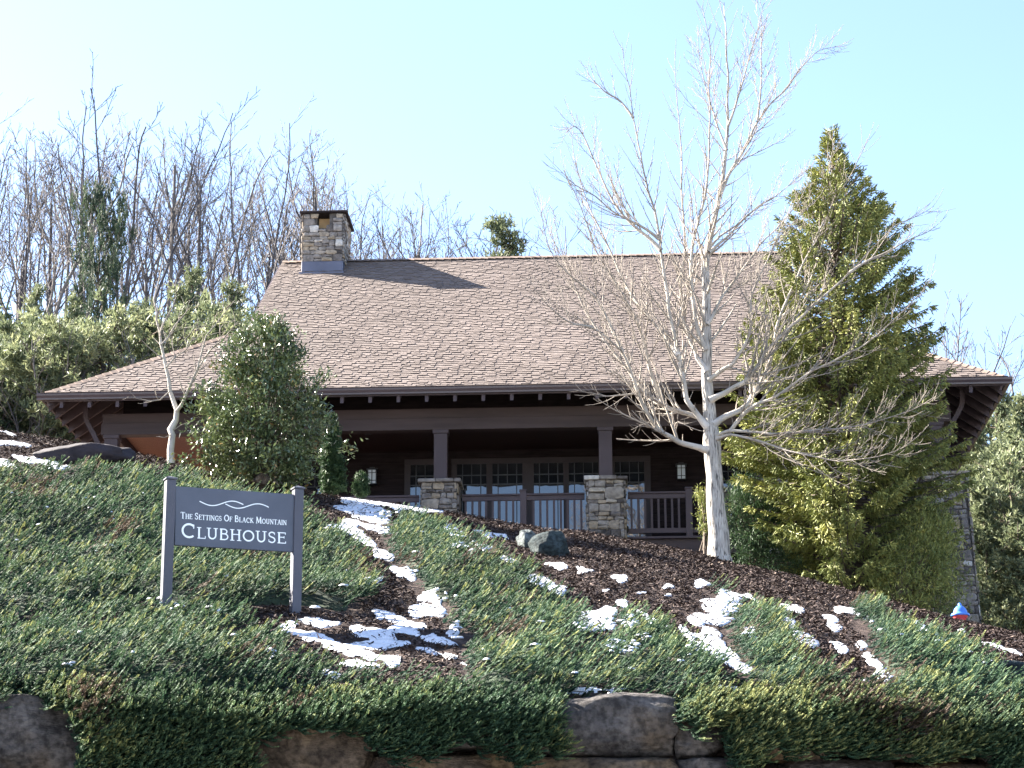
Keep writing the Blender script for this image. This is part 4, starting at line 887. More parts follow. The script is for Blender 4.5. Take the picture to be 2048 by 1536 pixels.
# lower wing roof of a neighbouring building far left
nb = thing('outbuilding', 'low building with a shingled roof just showing above the bank at the far left', 'building', tuple(at(20, 885, 66)), -TH)
def mn(a, s, h): return (a, s * nv - h * MP * nv, s * MP * nv + h * nv)
mobj('roof', shingles('roof', mn, lambda s: -4.0, lambda s: 2.7, 1.45, e=.16, seed=9), nb)
m = MB(); m.add([(-4, 0, -.02), (2.7, 0, -.02), (2.7, 1.2, .79), (-4, 1.2, .79), (-4, 2.4, -.02), (2.7, 2.4, -.02)], [[0, 1, 2, 3], [3, 2, 5, 4]], T=[[0, 3, 4], [1, 5, 2]]); m.obj('roof_deck', M['soffit'], nb)
m = MB(); m.box(-3.7, 2.4, .3, 2.1, -3.2, -.02); m.obj('wall', M['darkwall'], nb)

# ------------------------------------------------------------------ trees
def unit(v): v = np.asarray(v, float); return v / (np.linalg.norm(v) + 1e-9)
def grow(out, p, d, L, r, lvl, R, up=.06, wig=.08, spread=.75, dens=1.0, rmin=.004):
    seg = max(3, int(L / .35)) if lvl < 2 else 4; pts = [np.array(p)]; dd = unit(d)
    for i in range(seg):
        dd = unit(dd + R.normal(0, wig, 3) + [0, 0, up]); pts.append(pts[-1] + dd * L / seg)
    pts = np.array(pts); rr = np.linspace(r, max(rmin, r * (.28 if lvl else .35)), seg + 1); out.append((pts, rr, lvl))
    return pts, rr
def kids(out, pts, rr, lvl, R, t0, n, lf, spread, maxl, up, wig=.08, dens=1., rk=.6, rmin=.004):
    if lvl >= maxl: return
    Ltot = np.sum(np.linalg.norm(np.diff(pts, axis=0), axis=1)); m = len(pts) - 1; ph = R.uniform(0, 6.28)
    for k in range(n):
        t = t0 + (1 - t0) * (k + R.uniform(.1, .9)) / n; f = t * m; i = min(int(f), m - 1); p = pts[i] + (pts[i + 1] - pts[i]) * (f - i); tg = unit(pts[i + 1] - pts[i])
        ph += 2.4 + R.normal(0, .3); a = unit(np.cross(tg, (.3, .2, 1.))); b = np.cross(tg, a); sp = spread * R.uniform(.7, 1.25)
        d = tg * math.cos(sp) + (a * math.cos(ph) + b * math.sin(ph)) * math.sin(sp); L = Ltot * lf * (1.15 - .75 * t) * R.uniform(.65, 1.2)
        if L < .12: continue
        r = max(rmin, (rr[i] * (1 - (f - i)) + rr[i + 1] * (f - i)) * rk); P2, R2 = grow(out, p, d, L, r, lvl + 1, R, up, wig, rmin=rmin)
        kids(out, P2, R2, lvl + 1, R, .12, max(2, int(n * .62 * dens)), lf * 1.0, spread * .9, maxl, up, wig, dens, rk, rmin)
def tree_objs(out, root, base, mt_t, mt_b, kt=9):
    t = MB(); c = MB(); b = np.array(base); R = random.Random(3)
    for pts, rr, lvl in out:
        m_ = (t if lvl == 0 else c); m_.tube(pts - b, rr, {0: kt, 1: 7, 2: 4}.get(lvl, 3)); n_ = len(m_.rq[-1]); m_.rq[-1] = np.clip(np.repeat((rr[:-1] + rr[1:]) / 2, n_ // (len(rr) - 1)) / .065, 0, 1)
    t.obj('trunk', mt_t, root, True); c.obj('crown', mt_b, root, True)

# the big bare tree in front of the porch
def main_tree():
    YB = 40.6; R = np.random.RandomState(21); out = []; base = at(1438, 1124, YB)
    def L3(pl, dy0, dy1, curve=1.):
        n = len(pl); return np.array([at(x, y, YB + dy0 + (dy1 - dy0) * (i / (n - 1)) ** curve) for i, (x, y) in enumerate(pl)])
    def dens(P, n=3):
        t = np.arange(len(P)); tt = np.linspace(0, len(P) - 1, (len(P) - 1) * n + 1); Q = np.stack([np.interp(tt, t, P[:, k]) for k in range(3)], 1)
        Q[1:-1] += R.normal(0, .012, (len(Q) - 2, 3)); K = Q.copy(); K[1:-1] = (Q[:-2] + 2 * Q[1:-1] + Q[2:]) / 4; return K
    tr = L3([(1440, 1128), (1438, 1105), (1436, 1050), (1430, 980), (1427, 930), (1424, 885), (1421, 850), (1417, 805), (1413, 745), (1413, 680), (1412, 600), (1410, 540), (1416, 495), (1428, 440), (1438, 400), (1450, 330), (1456, 252), (1455, 190), (1454, 120), (1452, 60), (1448, 5)], 0, .25)
    tr = dens(tr, 3); rp = np.array([27, 23.5, 20.5, 18, 17.2, 19, 15, 12.5, 11.5, 10.5, 9.5, 8.6, 7.2, 6.2, 5.4, 4.2, 3.3, 2.6, 2, 1.4, .8]) * (40.6 / 4557) * 1.0
    rt_ = np.interp(np.linspace(0, 20, len(tr)), np.arange(21), rp); out.append((tr, rt_, 0))
    limbs = [
     ([(1416, 900), (1390, 893), (1359, 886), (1330, 868), (1309, 852), (1290, 820), (1275, 785), (1262, 745), (1246, 705), (1220, 678), (1187, 655), (1155, 635), (1124, 617), (1100, 600)], 9, -2.2, 'A'),
     ([(1416, 855), (1402, 836), (1376, 827), (1350, 822), (1330, 814), (1300, 792), (1275, 768), (1250, 732), (1221, 697), (1192, 655), (1166, 613), (1145, 560), (1120, 510), (1095, 455), (1072, 380)], 8.5, .9, 'B'),
     ([(1416, 855), (1395, 830), (1372, 797), (1368, 770), (1364, 743), (1358, 712), (1351, 684), (1340, 640), (1334, 588), (1325, 530), (1321, 483), (1309, 420), (1296, 380), (1288, 349), (1276, 290), (1267, 235), (1260, 181), (1250, 140), (1246, 95)], 8.5, -.7, 'C'),
     ([(1425, 850), (1450, 832), (1485, 818), (1502, 798), (1515, 776), (1530, 750), (1540, 726), (1550, 685), (1557, 642), (1575, 595), (1600, 540), (1625, 490), (1650, 440), (1675, 395), (1700, 350), (1722, 310), (1740, 270)], 9, 1.5, 'D'),
     ([(1420, 800), (1450, 785), (1481, 768), (1498, 754), (1511, 739), (1525, 717), (1536, 697), (1565, 667), (1600, 636), (1640, 600), (1700, 545), (1745, 495), (1790, 450), (1835, 430), (1868, 412)], 8, -1.3, 'E'),
     ([(1426, 880), (1454, 869), (1475, 840), (1494, 818), (1520, 806), (1544, 797), (1585, 768), (1628, 739), (1670, 718), (1712, 700), (1755, 670), (1790, 640), (1830, 600), (1862, 560)], 6.5, -2.0, 'F'),
     ([(1428, 872), (1456, 862), (1500, 862), (1544, 869), (1590, 866), (1628, 860), (1670, 858), (1712, 852), (1755, 843), (1796, 831), (1840, 812), (1872, 793)], 4.8, -2.6, 'G'),
     ([(1428, 880), (1460, 868), (1510, 880), (1550, 893), (1586, 902), (1630, 914), (1670, 921), (1712, 921), (1754, 915), (1795, 902), (1826, 886)], 3.6, -2.9, 'H'),
     ([(1436, 404), (1448, 372), (1462, 340), (1481, 311), (1498, 278), (1515, 244), (1540, 210), (1574, 176), (1600, 138), (1628, 105), (1652, 98), (1672, 92)], 5.2, .8, 'I'),
     ([(1414, 745), (1395, 715), (1384, 690), (1373, 660), (1364, 642), (1361, 610), (1362, 560), (1370, 500), (1368, 440), (1363, 380), (1363, 300), (1356, 240), (1352, 170), (1350, 105)], 7, 1.1, 'J'),
     ([(1412, 700), (1392, 650), (1386, 600), (1382, 540), (1386, 480), (1400, 430), (1412, 380), (1418, 320), (1420, 250), (1416, 170), (1424, 100), (1412, 50), (1405, 10)], 6, -.9, 'K'),
     ([(1418, 760), (1440, 742), (1469, 726), (1490, 690), (1505, 650), (1500, 600), (1515, 560), (1540, 510), (1560, 470), (1600, 430), (1640, 392)], 6, -1.4, 'L'),
     ([(1414, 650), (1440, 600), (1470, 560), (1500, 520), (1520, 490), (1560, 450), (1600, 400), (1620, 360)], 4.5, 1.4, 'M'),
     ([(1418, 505), (1448, 478), (1480, 445), (1515, 412), (1550, 392), (1585, 365), (1602, 345)], 4, .7, 'N'),
     ([(1416, 500), (1440, 470), (1470, 452), (1500, 425), (1530, 405), (1550, 388)], 3, -.8, 'N2'),
     ([(1358, 712), (1330, 670), (1300, 640), (1270, 600), (1245, 560), (1220, 500), (1190, 440), (1165, 380), (1150, 320), (1140, 250)], 5.5, 1.8, 'O'),
     ([(1330, 814), (1300, 740), (1290, 690), (1275, 640), (1240, 580), (1200, 520), (1180, 470), (1160, 400), (1130, 350)], 5, -1.6, 'P'),
     ([(1322, 500), (1290, 470), (1255, 440), (1230, 410), (1195, 340), (1172, 280), (1150, 250), (1135, 262)], 5, .5, 'Q'),
     ([(1318, 478), (1280, 450), (1235, 430), (1190, 390), (1150, 372), (1110, 330)], 3.8, -.8, 'R'),
     ([(1267, 235), (1240, 200), (1215, 185), (1190, 168), (1178, 150), (1170, 130)], 2.6, .4, 'S'),
     ([(1275, 785), (1245, 790), (1215, 793), (1185, 787), (1145, 778)], 2.2, -.6, 'T'),
     ([(1309, 852), (1297, 843), (1285, 850), (1262, 860)], 2, -.3, 'U'),
     ([(1359, 886), (1350, 860), (1354, 842), (1380, 855), (1402, 862)], 2, -.5, 'V'),
     ([(1456, 252), (1475, 200), (1490, 150), (1505, 90), (1520, 40), (1528, 5)], 2.6, -.5, 'W'),
     ([(1454, 300), (1430, 240), (1415, 190), (1400, 130), (1396, 70)], 2.4, .5, 'X'),
     ([(1515, 244), (1520, 190), (1522, 140), (1520, 90), (1530, 50)], 2.4, .3, 'Y'),
     ([(1700, 545), (1735, 520), (1775, 505), (1815, 480), (1850, 470), (1885, 440)], 3, -.4, 'Z'),
     ([(1557, 642), (1600, 600), (1630, 540), (1640, 470), (1652, 400), (1655, 340), (1670, 280)], 4, .8, 'a'),
     ([(1187, 655), (1150, 650), (1110, 625), (1085, 600), (1060, 560)], 2.6, -.5, 'b'),
     ([(1246, 705), (1215, 640), (1190, 590), (1150, 560), (1110, 520), (1090, 470), (1082, 420)], 3.6, -.9, 'c')]
    DY = {'b': -2.2, 'T': -.8, 'S': -.6, 'c': -1.2, 'a': 1.0, 'Z': -1.0, 'Q': -.4, 'R': -.4, 'P': .5, 'O': -.2, 'I': .15}
    for pl, w, dy, nm in limbs:
        d0 = DY.get(nm, 0.); P = dens(L3(pl, d0, d0 + dy), 3); rr = (w * .95 * (1 - np.linspace(0, 1, len(P))) ** 1.15 + .75) * (40.6 / 4557) * .70
        rr = rr * (1 + .45 * np.exp(-np.arange(len(P)) / 1.5)); out.append((P, rr, 1))
        Lt = np.sum(np.linalg.norm(np.diff(P, axis=0), axis=1))
        kids(out, P, rr, 1, R, .14, max(5, int(Lt / .145)), min(.42, 1.25 / Lt), .62, 4, .12, .055, .66, .5, .0036)
        kids(out, P, rr, 2, R, .06, int(Lt / .22), .26 / Lt * 1.0, .9, 3, .05, .16, 1, .3, .0036)   # short spurs
    kids(out, tr, rt_, 1, R, .42, 46, .15, .85, 4, .10, .07, .6, .35, .0042)
    rt = thing('bare_tree', 'large leafless grey barked tree standing in front of the porch with a wide upswept crown', 'tree', tuple(base))
    tree_objs(out, rt, base, M['trunkbark'], M['bark'], 14)
main_tree()
# small bare tree at left
def small_tree():
    YB = 41.3; R = np.random.RandomState(5); out = []; base = at(342, 924, YB)
    def L3(pl, dy): n = len(pl); return np.array([at(x, y, YB + dy * i / (n - 1)) for i, (x, y) in enumerate(pl)])
    P = L3([(342, 928), (341, 900), (345, 870), (341, 860), (352, 840), (354, 820), (350, 810), (340, 782), (338, 760), (332, 735), (327, 710), (322, 690), (320, 665), (313, 640), (314, 625), (308, 600), (318, 560), (326, 520), (322, 495)], .3)
    rr = np.array([9, 8, 7.5, 8, 6.5, 6, 5.4, 4.6, 4.2, 3.8, 3.5, 3.2, 3, 2.6, 2.4, 2, 1.5, 1, .6]) * 41 / 4557 * .95; out.append((P, rr, 0))
    for pl, w, dy in (([(354, 822), (364, 808), (372, 790), (384, 762), (394, 740), (402, 710), (412, 672), (430, 650), (452, 622), (470, 600)], 4.4, -.5), ([(394, 740), (420, 700), (445, 680), (470, 650), (492, 640)], 2.6, .4),
                      ([(322, 690), (335, 676), (350, 650), (372, 625), (380, 600)], 2.2, .4), ([(320, 665), (330, 640), (345, 615), (352, 590), (350, 560)], 2, -.4), ([(340, 782), (320, 800), (300, 802), (275, 797), (255, 793)], 1.6, -.4),
                      ([(345, 868), (330, 875), (312, 873)], 1.3, -.2), ([(347, 860), (362, 850), (375, 845)], 1.6, .2), ([(332, 735), (350, 715), (372, 700), (388, 672), (398, 650)], 2.2, .3)):
        Q = L3(pl, dy); r2 = np.linspace(w, .5, len(Q)) * 41 / 4557 * .9; out.append((Q, r2, 1)); Lt = np.sum(np.linalg.norm(np.diff(Q, axis=0), axis=1)); kids(out, Q, r2, 1, R, .15, max(4, int(Lt / .16)), min(.45, .62 / Lt), .8, 3, .07, .1, .7, .55, .004)
    kids(out, P, rr, 1, R, .5, 16, .16, .8, 3, .07, .1, .6, .4, .004)
    rt = thing('bare_tree', 'small crooked pale leafless tree standing at the left end of the porch', 'tree', tuple(base)); tree_objs(out, rt, base, M['bark'], M['bark'], 8)
small_tree()

# background bare trees: a few grown forms, placed one by one
def bg_form(seed, fork, H=13.):
    R = np.random.RandomState(seed); out = []
    lean = R.normal(0, .03, 2); n = 12; tr = [np.zeros(3)]
    top = fork if R.rand() < .7 else .85
    for i in range(n): tr.append(tr[-1] + np.array([lean[0] + R.normal(0, .02), lean[1] + R.normal(0, .02), 1]) * H * top / n)
    tr = np.array(tr); rr = np.linspace(.135, .135 * (1 - top * .8), n + 1); out.append((tr, rr, 0))
    k = R.randint(4, 8)
    for j in range(k):
        a = j * 6.28 / k + R.uniform(-.4, .4); sp = R.uniform(.2, .68); i = n - (j % 4) if top < .8 else R.randint(int(n * .45), n)
        d = np.array([math.cos(a) * math.sin(sp), math.sin(a) * math.sin(sp), math.cos(sp)]); L = (H - tr[i][2]) * R.uniform(.85, 1.05)
        P2, R2 = grow(out, tr[i], d, L, rr[i] * R.uniform(.42, .7), 1, R, .05, .07, rmin=.006); kids(out, P2, R2, 1, R, .12, 13, .36, .62, 4, .06, .09, .68, .45, .009)
    kids(out, tr, rr, 0, R, .5, 8, .30, .8, 3, .09, .1, 1.1, .25, .009)
    t = MB(); c = MB(); rd = random.Random(seed)
    for pts, r2, lvl in out: (t if lvl == 0 else c).tube(pts, r2, {0: 7, 1: 5}.get(lvl, 3), r=rd.random())
    return t.mesh('trunk', M['greybark'], True), c.mesh('crown', M['greybark'], True)
BF = [bg_form(200 + i, [.45, .35, .55, .4, .5, .3][i]) for i in range(6)]
def bare(px, top, Y, form, label, wide=1.0, rz=None, lean=0.):
    R = random.Random(int(px * 7 + top)); b = at(px, 700, Y); x = b[0]; z = float(terrain(x, Y)); zt = at(px, top, Y)[2]; s = (zt - z) / 13.3
    rt = thing('bare_tree', label, 'tree', (x, Y, z - .2), 0, 'leafless trees on the hill behind'); rt.rotation_euler = (0, lean, R.uniform(0, 6.28)); rt.scale = (s * wide, s * wide, s)
    mobj('trunk', BF[form][0], rt); mobj('crown', BF[form][1], rt)
ordn = ['first', 'second', 'third', 'fourth', 'fifth', 'sixth', 'seventh', 'eighth', 'ninth', 'tenth', 'eleventh', 'twelfth', 'thirteenth', 'fourteenth', 'fifteenth', 'sixteenth', 'seventeenth', 'eighteenth', 'nineteenth', 'twentieth']
LB = [(-30, 215, 86, 1), (30, 262, 92, 0), (75, 225, 84, 3), (128, 250, 98, 2), (172, 205, 90, 0), (240, 178, 86, 1), (292, 240, 100, 4), (338, 205, 88, 2), (398, 262, 96, 5), (440, 300, 102, 3), (488, 226, 88, 1), (548, 300, 98, 4), (600, 320, 94, 5), (655, 262, 90, 0), (712, 335, 98, 3), (768, 385, 100, 1), (835, 378, 92, 5), (890, 420, 102, 2), (930, 455, 108, 4), (1035, 410, 96, 0)]
for i, (px, tp, Y, f) in enumerate(LB):
    bare(px, tp, Y, f, 'slender leafless grey tree on the hill, %s from the left of that row' % ordn[i], 1.0 + .15 * ((i * 7) % 3 - 1))
for px, tp, Y, f, lb in ((1100, 455, 112, 3, 'low leafless tree just topping the ridge behind the big bare tree'), (1905, 585, 84, 5, 'leafless tree rising over the right hip of the roof beside the spruce'), (1948, 640, 96, 2, 'thin leafless tree between the roof corner and the right edge'), (2035, 610, 90, 1, 'leafless tree at the right edge above the evergreens'), (1760, 560, 100, 4, 'leafless tree behind the spruce top')):
    bare(px, tp, Y, f, lb)

for i in range(15):
    px = -20 + i * 66; tp = np.interp(px, [0, 250, 480, 700, 950], [300, 285, 330, 400, 470]) + (i * 37) % 50
    bare(px, tp, 106 + (i * 5) % 12, (i * 5 + 2) % 6, 'thin pale leafless tree in the rearmost row on the hill, %s from the left' % ordn[i], 1.15)
for px, tp, Y, f, lb in ((48, 640, 60.5, 4, 'small pale bare tree low among the evergreens near the left edge'), (128, 640, 60.8, 0, 'small pale bare tree just above the left eave corner'), (255, 590, 61.5, 2, 'small pale bare tree rising among the evergreens above the hip of the roof')):
    bare(px, tp, Y, f, lb, 1.3)
# evergreens
def tuft_tree(seed, H, prof, nbr, mt, tuftL=.15, tn=8, blades=6, asc=.25, name='crown', wb=.022, sub=5):
    """trunk mesh + crown mesh; prof(h01)->radius"""
    R = np.random.RandomState(seed); t = MB(); P = np.array([[R.normal(0, .03), R.normal(0, .03), z] for z in np.linspace(0, H * .97, 12)]); t.tube(P, np.linspace(H * .016 + .03, .015, 12), 7)
    C = []; Dd = []; tone = []
    for i in range(nbr):
        h = .08 + .92 * (i + R.rand()) / nbr; a = R.uniform(0, 6.28); rad = prof(h) * R.uniform(.55, 1.12); p = np.array([0, 0, h * H]); d = np.array([math.cos(a), math.sin(a), asc + R.normal(0, .12)]); n = 7; pts = [p]
        for k in range(n): d = d + [0, 0, .05]; pts.append(pts[-1] + d * rad / n)
        pts = np.array(pts); t.tube(pts, np.linspace(.022 + rad * .008, .006, n + 1), 3)
        for k in range(int(tn * (.4 + rad))):
            f = R.uniform(.25, 1.02) * n; j = min(int(f), n - 1); q = pts[j] + (pts[j + 1] - pts[j]) * (f - j); off = R.normal(0, .16 * (1.2 - f / n * .5) * min(1.4, rad), 3) * [1, 1, .5]; br = R.normal(0, .16)
            for s in range(sub): C.append(q + off + R.normal(0, .07, 3)); Dd.append(unit(unit(off + 1e-3) * .6 + [0, 0, .55] + d * .5)); tone.append(.45 + br + .25 * (f / n - .6))
    C = np.array(C); Dd = np.array(Dd); tone = np.array(tone); n = len(C)
    B = unit(R.normal(0, 1, 3)); V = []; bl = []
    dirs = Dd[:, None, :] * .75 + R.normal(0, .62, (n, blades, 3)); dirs /= np.linalg.norm(dirs, axis=-1, keepdims=True)
    s = np.cross(dirs, R.normal(0, 1, (n, blades, 3))); s /= np.linalg.norm(s, axis=-1, keepdims=True); L = tuftL * R.uniform(.6, 1.15, (n, blades, 1)); c = C[:, None, :]
    V = np.stack([c - s * wb * .5, c + s * wb * .5, c + dirs * L * .6 + s * wb * .6, c + dirs * L, c + dirs * L * .6 - s * wb * .6], 2).reshape(-1, 3)
    b = np.arange(n * blades)[:, None] * 5; T = np.concatenate([b + [0, 1, 2], b + [0, 2, 4], b + [4, 2, 3]], 1).reshape(-1, 3)
    r = np.repeat(np.clip(np.repeat(tone, blades) + R.normal(0, .1, n * blades), 0, 1), 3)
    return t.mesh('trunk', M['darkbark'], True), nmesh(name, V, T, M[mt], r)
pinep = lambda h: 2.4 * (1 - h) ** .75 * (.55 + .45 * min(1, h * 5)) + .15
roundp = lambda h: 2.2 * math.sqrt(max(0, 1 - (1.7 * h - .75) ** 2)) + .2
hemp = lambda h: 1.9 * (1 - h) ** .9 + .12
EG = [tuft_tree(301, 8., pinep, 90, 'pine'), tuft_tree(302, 7., roundp, 85, 'pine'), tuft_tree(303, 8., hemp, 110, 'pine', tuftL=.13), tuft_tree(304, 7., roundp, 70, 'pine', tuftL=.17)]
DARK = {205, 10, -20, 2100}
def ever(px, top, base, Y, form, label, wide=1.0, group='evergreens on the wooded hill'):
    h0 = {0: 8., 1: 7., 2: 8., 3: 7.}[form]; c = at(px, top, Y); x = c[0]; z = float(terrain(x, Y)) if base is None else at(px, base, Y)[2]; s = (c[2] - z) / h0
    rt = thing('evergreen_tree', label, 'tree', (x, Y, z), 0, group); rt.rotation_euler = (0, 0, (px * 1.7) % 6.28); rt.scale = (s * wide, s * wide, s); mobj('trunk', EG[form][0], rt); c_ = mobj('crown', EG[form][1], rt)
    if px in DARK: c_.material_slots[0].link = 'OBJECT'; c_.material_slots[0].material = M['darkpine']
EV = [(205, 395, None, 78, 3, .27, 'tall dark pine rising among the leafless trunks'), (75, 580, None, 72, 0, .6, 'dark pine with a ragged top near the left edge'), (-20, 600, None, 66, 0, .8, 'broad evergreen cut by the left edge'),
      (385, 548, None, 70, 0, .75, 'pale yellow green evergreen above the small bare tree'), (150, 600, None, 68, 2, .8, 'bushy evergreen below the tall dark pine'), (290, 610, None, 64, 0, .7, 'olive evergreen left of the small bare tree crown'),
      (462, 575, None, 69, 0, .7, 'evergreen touching the left gable of the roof'), (40, 680, None, 64, 3, 1., 'pale evergreen low at the left edge'), (110, 690, None, 62.5, 3, .85, 'low bright evergreen left of the hip roof'), (215, 668, None, 63, 1, 1., 'rounded evergreen above the left hip of the roof'),
      (345, 640, None, 66, 3, 1., 'evergreen behind the small bare tree'), (10, 740, None, 61, 2, 1.3, 'dark young evergreen above the outbuilding roof'), (65, 715, None, 61.5, 1, .9, 'shrubby evergreen behind the eave corner'), (430, 640, None, 66, 2, 1., 'narrow evergreen behind the broadleaf shrub'), (130, 690, None, 62, 3, 1., 'yellow green evergreen directly behind the left eave corner'),
      (1003, 440, None, 90, 0, .75, 'lone pine top poking above the roof ridge'), (1990, 770, None, 78, 0, .8, 'tall evergreen right of the roof corner'), (2045, 800, None, 74, 2, 1.1, 'evergreen cut by the right edge'), (1940, 830, None, 76, 2, .9, 'evergreen behind the right stone pier'),
      (2018, 900, None, 73, 1, .9, 'bushy evergreen in the middle of the right edge group'), (1965, 985, None, 72, 2, 1.1, 'young evergreen low right behind the hydrant'), (2045, 1000, None, 71, 2, 1.1, 'young evergreen in the lower right of that group'), (2100, 860, None, 80, 0, .9, 'evergreen just past the right edge'), (1900, 860, None, 80, 1, .8, 'evergreen hidden behind the spruce and the stone pier'),
      (1925, 1060, None, 71, 2, 1., 'low evergreen just behind the hydrant')]
for px, tp, bs, Y, f, w, lb in EV: ever(px, tp, bs, Y, f, lb, w)

# spruce
def spruce():
    YB = 42.8; R = np.random.RandomState(8); base = at(1698, 1205, YB); pxm = YB * 1.04 / 4557
    t = MB(); ys = np.linspace(1210, 262, 22); tr = np.array([at(1698 - (1210 - y) / 948 * 36, y, YB) for y in ys]) - base; t.tube(tr, np.linspace(.19, .012, 22), 9)
    Lr = lambda y: np.interp(y, [250, 300, 350, 400, 450, 500, 600, 700, 800, 900, 960, 1020, 1100, 1180, 1220], [8, 24, 46, 64, 95, 125, 158, 180, 205, 238, 225, 185, 140, 120, 60]) * pxm
    Rr = lambda y: np.interp(y, [250, 300, 350, 400, 450, 500, 600, 700, 800, 900, 1000, 1100, 1180, 1220], [8, 20, 38, 70, 122, 158, 176, 185, 205, 228, 230, 220, 180, 60]) * pxm
    C = []; D = []; tone = []; br = MB()
    for i in range(740):
        y = 262 + (1195 - 262) * ((i + R.rand()) / 740) ** .82; f = (1210 - y) / 948; p = np.array(at(1698 - f * 36, y, YB)) - base
        a = R.uniform(0, 6.28); cx = math.cos(a); rad = (Rr(y) if cx > 0 else Lr(y)) * (cx * cx) + .5 * (Rr(y) + Lr(y)) * (1 - cx * cx); rad *= R.uniform(.72, 1.12) * (1 + .25 * (1 - abs(cx)))
        asc = .75 if y < 420 else (.35 if y < 600 else (-.02 if y < 850 else -.18)); d = np.array([math.cos(a), math.sin(a), asc + R.normal(0, .08)]); n = 9; pts = [p]
        for k in range(n): d = d + [0, 0, .055 if y > 420 else .03]; pts.append(pts[-1] + unit(d) * rad / n * 1.02)
        pts = np.array(pts); br.tube(pts, np.linspace(.012 + rad * .009, .006, n + 1), 4); bt = R.normal(0, .1)
        m = int((9 + rad * 36) * (1 if y > 620 else (.85 if y > 430 else .6))); hd = unit([d[0], d[1], 0]); sdv = np.array([-hd[1], hd[0], 0])
        for k in range(m):
            g = R.uniform(.22, 1.0) ** .8 * n; j = min(int(g), n - 1); q = pts[j] + (pts[j + 1] - pts[j]) * (g - j); sg = 1 if k % 2 else -1; wl = (.10 + .34 * (1 - g / n)) * min(1, rad) * R.uniform(.4, 1.1)
            dr = unit(sdv * sg * .8 + hd * .6 + [0, 0, -.25 if y > 500 else .25]); e = q + dr * wl
            ns = 3 if y > 420 else 2
            for s in range(ns):
                c = q + (e - q) * (s + R.rand()) / ns; dd = unit(hd * R.uniform(.1, .9) + sdv * sg * R.uniform(0, .9) + [0, 0, R.uniform(-1.0, .15) if y > 520 else R.uniform(-.2, .8)]); C.append(c); D.append(dd); tone.append(.52 + bt + R.normal(0, .12) + .22 * (g / n - .6))
        for s in range(4): C.append(pts[-1] - hd * .04 * s + R.normal(0, .02, 3)); D.append(unit(d + R.normal(0, .35, 3))); tone.append(.65 + bt)
    C = np.array(C); D = np.array(D); n = len(C); L = R.uniform(.06, .14, n)[:, None]; w = R.uniform(.007, .014, n)[:, None]
    A = np.cross(D, R.normal(0, 1, (n, 3))); A /= np.linalg.norm(A, axis=1, keepdims=True); B = np.cross(D, A)
    V = np.stack([C, C + D * L * .35 + A * w, C + D * L * .35 - A * .5 * w + B * w * .87, C + D * L * .35 - A * .5 * w - B * w * .87, C + D * L * .8 + A * w * .8, C + D * L * .8 - A * .4 * w + B * w * .7, C + D * L * .8 - A * .4 * w - B * w * .7, C + D * L], 1).reshape(-1, 3)
    b = np.arange(n)[:, None] * 8; T = np.concatenate([b + [0, 2, 1], b + [0, 3, 2], b + [0, 1, 3], b + [7, 4, 5], b + [7, 5, 6], b + [7, 6, 4]], 1).reshape(-1, 3); Q = np.concatenate([b + [1, 2, 5, 4], b + [2, 3, 6, 5], b + [3, 1, 4, 6]], 1).reshape(-1, 4)
    tn = np.clip(np.array(tone), 0, 1)
    root = thing('spruce_tree', 'big dense yellow green spruce right of the large bare tree', 'tree', tuple(base)); t.obj('trunk', M['darkbark'], root, True); br.obj('branches', M['darkbark'], root)
    mobj('crown', nmesh('crown', V, [T, Q], M['spruce'], np.concatenate([np.repeat(tn, 6), np.repeat(tn, 3)])), root)
    print('spruce shoots', n)
spruce()

